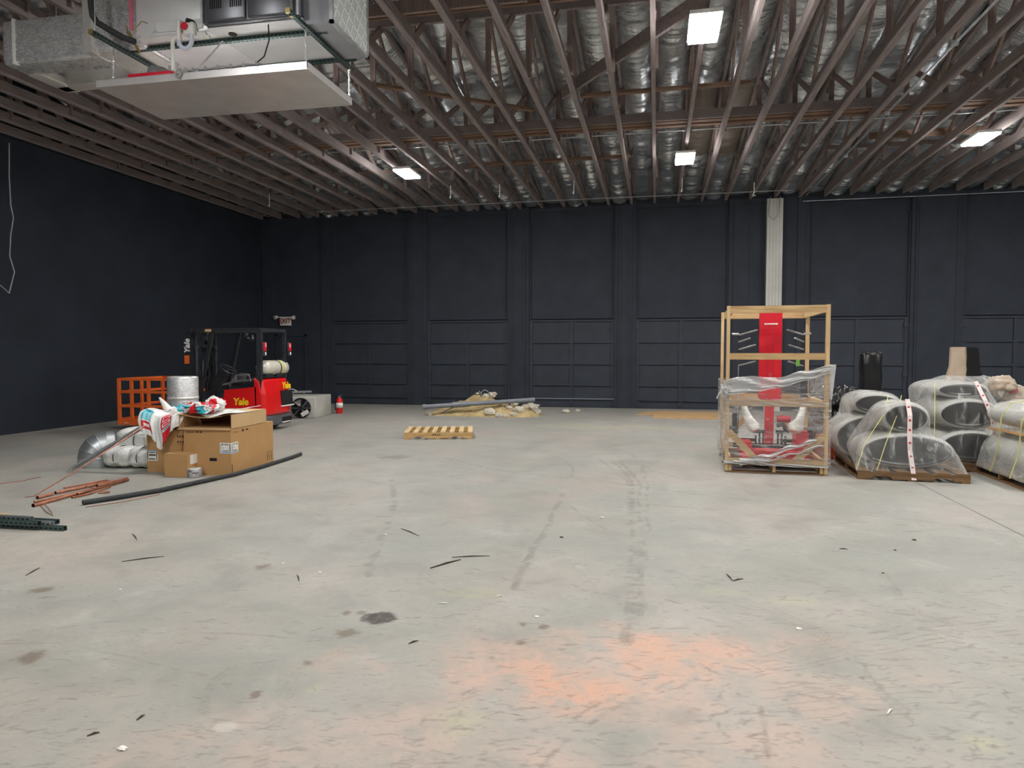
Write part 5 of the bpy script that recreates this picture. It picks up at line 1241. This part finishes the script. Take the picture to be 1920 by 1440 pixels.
def roll(cx, cz, w, h, y0, y1, label, n=48):
    o = thing('padded_roll', label, 'padded roll', (cx, y0, cz-h/2))
    V = []; ys_ = [(y0, .035), (y0+.02, .012), (y0+.05, 0), (y1-.05, 0), (y1-.01, .02), (y1, .05)]
    for y, q in ys_: V += [(cx+(w/2-q)*math.cos(a), y, cz+(h/2-q)*math.sin(a)) for a in [2*PI*i/n for i in range(n)]]
    F_ = [(i*n+j, i*n+(j+1) % n, (i+1)*n+(j+1) % n, (i+1)*n+j) for i in range(5) for j in range(n)]+[tuple(range(5*n, 6*n))]
    wpart('roll_body', MB().add(V, F_, 0, True), 'pad_grey', o)
    V = []; prof = [(.035, y0), (.05, y0-.006), (.07, y0+.012)]
    for q, y in prof: V += [(cx+(w/2-q)*math.cos(a), y, cz+(h/2-q)*math.sin(a)) for a in [2*PI*i/n for i in range(n)]]
    wpart('end_cap', MB().add(V, [(i*n+j, i*n+(j+1) % n, (i+1)*n+(j+1) % n, (i+1)*n+j) for i in range(2) for j in range(n)]+[tuple(range(2*n, 3*n))[::-1]], 0, False), 'pad_black', o)
    return o
pal1 = pallet('low wooden pallet under the nearest film wrapped rolls', (2.50, 9.42, 0), math.radians(-3), 1.25, 1.5, .115, 6, 'old_pallet', 'old_pallet', 'pallets under the wrapped loads', .7)
roll(3.12, .345, 1.10, .45, 9.62, 10.2, 'widest black ended roll, lowest in front on the nearest load')
roll(3.12, .765, .56, .385, 9.68, 10.25, 'smaller black ended roll lying on the widest one of the nearest load')
roll(2.87, .43, .90, .62, 10.3, 10.95, 'rear lower roll at the left of the nearest load, beside the crate')
roll(2.96, .89, .62, .30, 10.32, 10.95, 'rear upper roll of the nearest load, under the black upright bundle')
f1 = thing('stretch_film', 'cloudy stretch film tightly wrapped round the nearest load of rolls', 'stretch film', (3.1, 10.1, .1))
cor = [(2.50, 9.42, .10), (3.74, 9.36, .10), (3.74, 9.36, .03), (2.50, 9.42, .05)]
film_blob(f1, [oval(3.12, .345, 1.13, .47, 9.60, 10.3)+cor, oval(3.12, .765, .59, .41, 9.66, 10.3)+oval(3.0, .40, .85, .3, 9.66, 10.3, e=.04)], 'film_load')
film_blob(f1, [oval(2.87, .43, .93, .64, 10.26, 11)+[(2.56, 10.0, .1), (2.62, 10.9, .1)], oval(2.96, .89, .65, .34, 10.28, 11)+oval(2.95, .6, .7, .3, 10.28, 11), oval(3.05, .7, .5, .3, 9.9, 10.9)], 'film_load')
def strap(pts, w, label, dots=True, m='strap_white'):
    o = thing('packing_strap', label, 'strap', pts[-1])
    mb = MB()
    for a, b in zip(pts[:-1], pts[1:]): mb.beam(a, b, w, .004, up=(0, -1, .01))
    s_ = wpart('strap_band', mb, m, o)
    if dots:
        d_ = MB(); L = 0
        for a, b in zip(pts[:-1], pts[1:]):
            a = Vector(a); b = Vector(b); n_ = max(1, int((b-a).length/.115))
            for k in range(n_):
                c = a.lerp(b, (k+.5)/n_); d_.tube([c+Vector((0, -.003, 0)), c+Vector((0, -.006, 0))], w*.28, 12)
        wpart('printed_dots', d_, 'strap_red', o)
    return o
strap([(3.14, 9.72, 1.0), (3.14, 9.61, .80), (3.13, 9.575, .56), (3.13, 9.545, .36), (3.13, 9.41, .10), (3.13, 9.38, .02)], .055, 'white strap with red dots down the front of the nearest load')
for k, (x, dx) in enumerate(((2.70, -.10), (2.86, -.02))):
    strap([(x+.30, 10.0, 1.03), (x+.16, 9.7, .80), (x+dx, 9.52, .45), (x-.12+dx, 9.43, .12)], .008, ['pale yellow cord, left one on the nearest load', 'pale yellow cord, right one on the nearest load'][k], False, 'strap_yellow')
# second load, behind and between
pal2 = pallet('wooden pallet at the back under the tall middle load', (3.62, 10.32, 0), math.radians(-2), 1.1, 1.5, .115, 6, 'old_pallet', 'old_pallet', 'pallets under the wrapped loads', .7)
roll(4.18, .33, .80, .43, 10.42, 11.5, 'lowest dark roll of the tall middle load')
roll(4.16, .76, .78, .41, 10.46, 11.5, 'dark roll second from the bottom of the tall middle load')
roll(4.12, 1.08, .66, .23, 10.6, 11.6, 'flat top roll of the tall middle load')
bk = thing('machine_backrest', 'cardboard and black wrapped upright sticking up from the middle load', 'machine part', (4.28, 11.0, 1.15))
wpart('cardboard_sleeve', MB().prism([(4.02, 1.12), (4.34, 1.10), (4.30, 1.40), (4.30, 1.655), (4.28, 1.67), (4.12, 1.67), (4.105, 1.655), (4.10, 1.40)], 10.98, 11.05), 'cardboard_wrapped', bk)
wpart('black_cushion', MB().prism([(4.28, 1.05), (4.60, 1.02), (4.47, 1.35), (4.445, 1.64), (4.42, 1.665), (4.29, 1.67), (4.31, 1.40)], 10.96, 11.10), 'bin_bag', bk)
wb2 = thing('wrapped_part', 'cardboard wrapped machine part with orange label right of the upright', 'machine part', (4.8, 11.0, .85))
wpart('cardboard_wrap', MB().sphere((4.74, 11.0, 1.12), (.20, .16, .15), sub=4, nz=.35, nf=2, seed=2).sphere((4.95, 11.05, .98), (.18, .16, .16), sub=4, nz=.35, nf=2, seed=7), 'cardboard_wrapped', wb2)
wpart('orange_label', MB().sphere((4.86, 10.90, 1.07), (.07, .02, .05), sub=3), 'strap_red', wb2)
f2 = thing('stretch_film', 'cloudy stretch film draped over the tall middle load', 'stretch film', (4.2, 11, .1))
film_blob(f2, [oval(4.18, .33, .84, .45, 10.40, 11.55)+[(3.66, 10.36, .1), (4.7, 10.36, .1)], oval(4.16, .76, .82, .44, 10.43, 11.55), oval(4.10, 1.06, .70, .27, 10.55, 11.65)+oval(4.16, .80, .84, .40, 10.5, 11.55),
               oval(4.12, 1.05, .66, .28, 10.6, 11.5)+[(4.04, 10.93, 1.27), (4.56, 10.92, 1.25), (4.04, 11.12, 1.27), (4.54, 11.12, 1.25)], [(4.4, 10.8, .9), (4.4, 11.2, .9), (5.15, 10.85, .85), (5.15, 11.2, .85), (4.5, 10.9, 1.28), (4.5, 11.2, 1.28), (5.1, 10.9, 1.1)]], 'film_load')
strap([(4.27, 10.60, 1.20), (4.33, 10.44, .95), (4.40, 10.395, .72), (4.43, 10.38, .45)], .05, 'white strap with red dots down the front of the middle load')
strap([(3.80, 10.7, 1.17), (3.72, 10.45, .8), (3.70, 10.38, .40)], .008, 'pale yellow cord on the left side of the middle load', False, 'strap_yellow')
# third load, cut by the right edge of the view
pal3 = pallet('wooden pallet under the load at the right edge of the view', (4.16, 8.96, 0), math.radians(-1), 1.25, 1.36, .115, 6, 'old_pallet', 'old_pallet', 'pallets under the wrapped loads', .7)
roll(4.74, .36, 1.0, .47, 9.04, 10.25, 'lower dark roll of the load at the right edge')
roll(4.74, .80, .92, .36, 9.06, 10.25, 'upper grey roll of the load at the right edge')
one('cardboard_pad', MB().rbox(4.26, 5.2, 9.03, 10.2, .598, .615, .006, seg=2), 'cardboard', 'brown cardboard sheet between the two rolls at the right edge', 'cardboard')
f3 = thing('stretch_film', 'cloudy stretch film round the load at the right edge', 'stretch film', (4.7, 9.6, .1))
film_blob(f3, [oval(4.74, .36, 1.04, .5, 9.0, 10.3)+[(4.14, 8.94, .08), (5.3, 8.94, .08), (4.16, 10.3, .08)], oval(4.74, .80, .96, .39, 9.02, 10.3), oval(4.74, .6, .85, .3, 9.05, 10.3)], 'film_load')
for k, y in enumerate((9.3, 9.8)):
    strap([(4.6, y, 1.01), (4.35, y, .96), (4.24, y-.02, .78), (4.21, y-.04, .40), (4.12, y-.05, .10)], .012, ['pale yellow cord nearest on the right edge load', 'pale yellow cord farther back on the right edge load'][k], False, 'strap_yellow')
# black bundles behind
bb = MB(); 
bb.rbox(3.27, 3.57, 12.2, 12.45, .0, 1.60, .05)
b_o = one('black_bundle', bb, 'bin_bag', 'tall upright bundle in black film behind the nearest load', 'wrapped bundle')
t = bpy.data.textures.new('crumple', 'CLOUDS'); t.noise_scale = .12; sb = b_o.modifiers.new('s', 'SUBSURF'); sb.subdivision_type = 'SIMPLE'; sb.levels = sb.render_levels = 3
dd = b_o.modifiers.new('d', 'DISPLACE'); dd.texture = t; dd.strength = .06; dd.mid_level = .5
one('black_bag', MB().sphere((2.72, 11.75, .62), (.36, .3, .40), sub=5, nz=.55, nf=1.8, seed=12).sphere((2.68, 11.7, .22), (.32, .3, .24), sub=4, nz=.4, nf=2, seed=3, flat=0.0), 'bin_bag', 'black plastic covered heap between the crate and the nearest load', 'covered heap')
one('orange_block', MB().rbox(2.38, 2.62, 11.1, 11.3, 0.0, .36, .02).rbox(2.36, 2.66, 11.06, 11.3, .20, .27, .01), 'orange_paint', 'orange block on the floor behind the right post of the crate', 'block')
one('black_bar', MB().beam((2.28, 11.3, .30), (2.75, 11.35, .58), .06, .06), 'machine_black', 'black slanted bar behind the right post of the crate', 'bar')

# ------------------------------------------------------------------ litter on the floor
sp = [((752, 991), (786, 1005), 'dark splinter left of the floor centre, slanting down right'), ((847, 1045), (919, 1042), 'long thin splinter lying level near the floor centre'), ((807, 1065), (864, 1049), 'thick dark splinter just below the level one'), ((228, 1053), (308, 1043), 'thin twig on the left floor beyond the struts'), ((48, 1079), (75, 1064), 'short dark twig at the left edge of the floor'),
      ((248, 1001), (257, 1013), 'tiny dark stick right of the green struts'), ((822, 1131), (842, 1132), 'short dark stick below the pale yellow patch'), ((930, 1119), (942, 1117), 'tiny stick right of the pale yellow patch'), ((1374, 1089), (1394, 1085), 'bent dark twig on the right floor, long leg'), ((1362, 1076), (1374, 1089), 'bent dark twig on the right floor, short leg'),
      ((766, 1207), (784, 1201), 'thin stick below the dark oval stain'), ((557, 1078), (561, 1090), 'short curled stick left of the floor centre'), ((163, 1380), (187, 1373), 'thin stick near the lower left corner'), ((256, 1350), (271, 1340), 'small twig in the lower left part'), ((1574, 1029), (1590, 1030), 'thin stick on the right floor below the crate'), ((1664, 1338), (1675, 1329), 'short pale stick in the lower right part')]
for (a, b, l) in sp:
    A = at(*a, z=.004); B = at(*b, z=.004); w_ = .0048 if 'thick' not in l else .008
    one('wood_splinter', MB().tube([A, A.lerp(B, .5)+Vector((0, .006, .003)), B], w_, 5, rs=[w_*.5, w_, w_*.4]), 'splinter' if 'pale' not in l else 'chip', l, 'splinter', 'splinters scattered on the floor')
for (px, py, r, l) in ((1053, 1008, .02, 'small dark lump right of the floor centre'), (1128, 971, .025, 'white paper scrap beside the tyre track'), (1006, 1157, .018, 'tiny white chip above the pink patch'), (231, 1405, .025, 'white chip near the lower left corner'), (600, 1074, .018, 'thin white curl left of the floor centre'), (531, 1056, .012, 'tiny white chip left of the white curl'),
                       (1497, 1180, .022, 'white and black crumb on the right floor'), (1714, 1013, .022, 'small dark pebble on the far right floor'), (1678, 1032, .014, 'tiny dark crumb left of the far right pebble'), (722, 1003, .02, 'small white crumb on the left tyre track'), (1656, 1075, .013, 'tiny dark crumb right of the middle'), (226, 1106, .015, 'tiny white chip on the left floor')):
    c = at(px, py, z=0); mb = MB().sphere((c.x, c.y, r*.2), (r*.8, r*.55, r*.28), sub=2, nz=.5, nf=2, seed=px, smooth=False)
    one('floor_crumb', mb, 'chip' if 'white' in l else 'splinter', l, 'crumb', 'crumbs scattered on the floor')
# ------------------------------------------------------------------ world and view
w = bpy.data.worlds.new('world'); S.world = w; w.use_nodes = True
w.node_tree.nodes['Background'].inputs[0].default_value = (.02, .022, .026, 1); w.node_tree.nodes['Background'].inputs[1].default_value = .1
S.view_settings.view_transform = 'Standard'; S.view_settings.look = 'None'; S.view_settings.gamma = 1; S.view_settings.use_curve_mapping = False
S.view_settings.exposure = 0.68
S.cycles.transparent_max_bounces = 24; S.cycles.max_bounces = 10; S.cycles.diffuse_bounces = 5
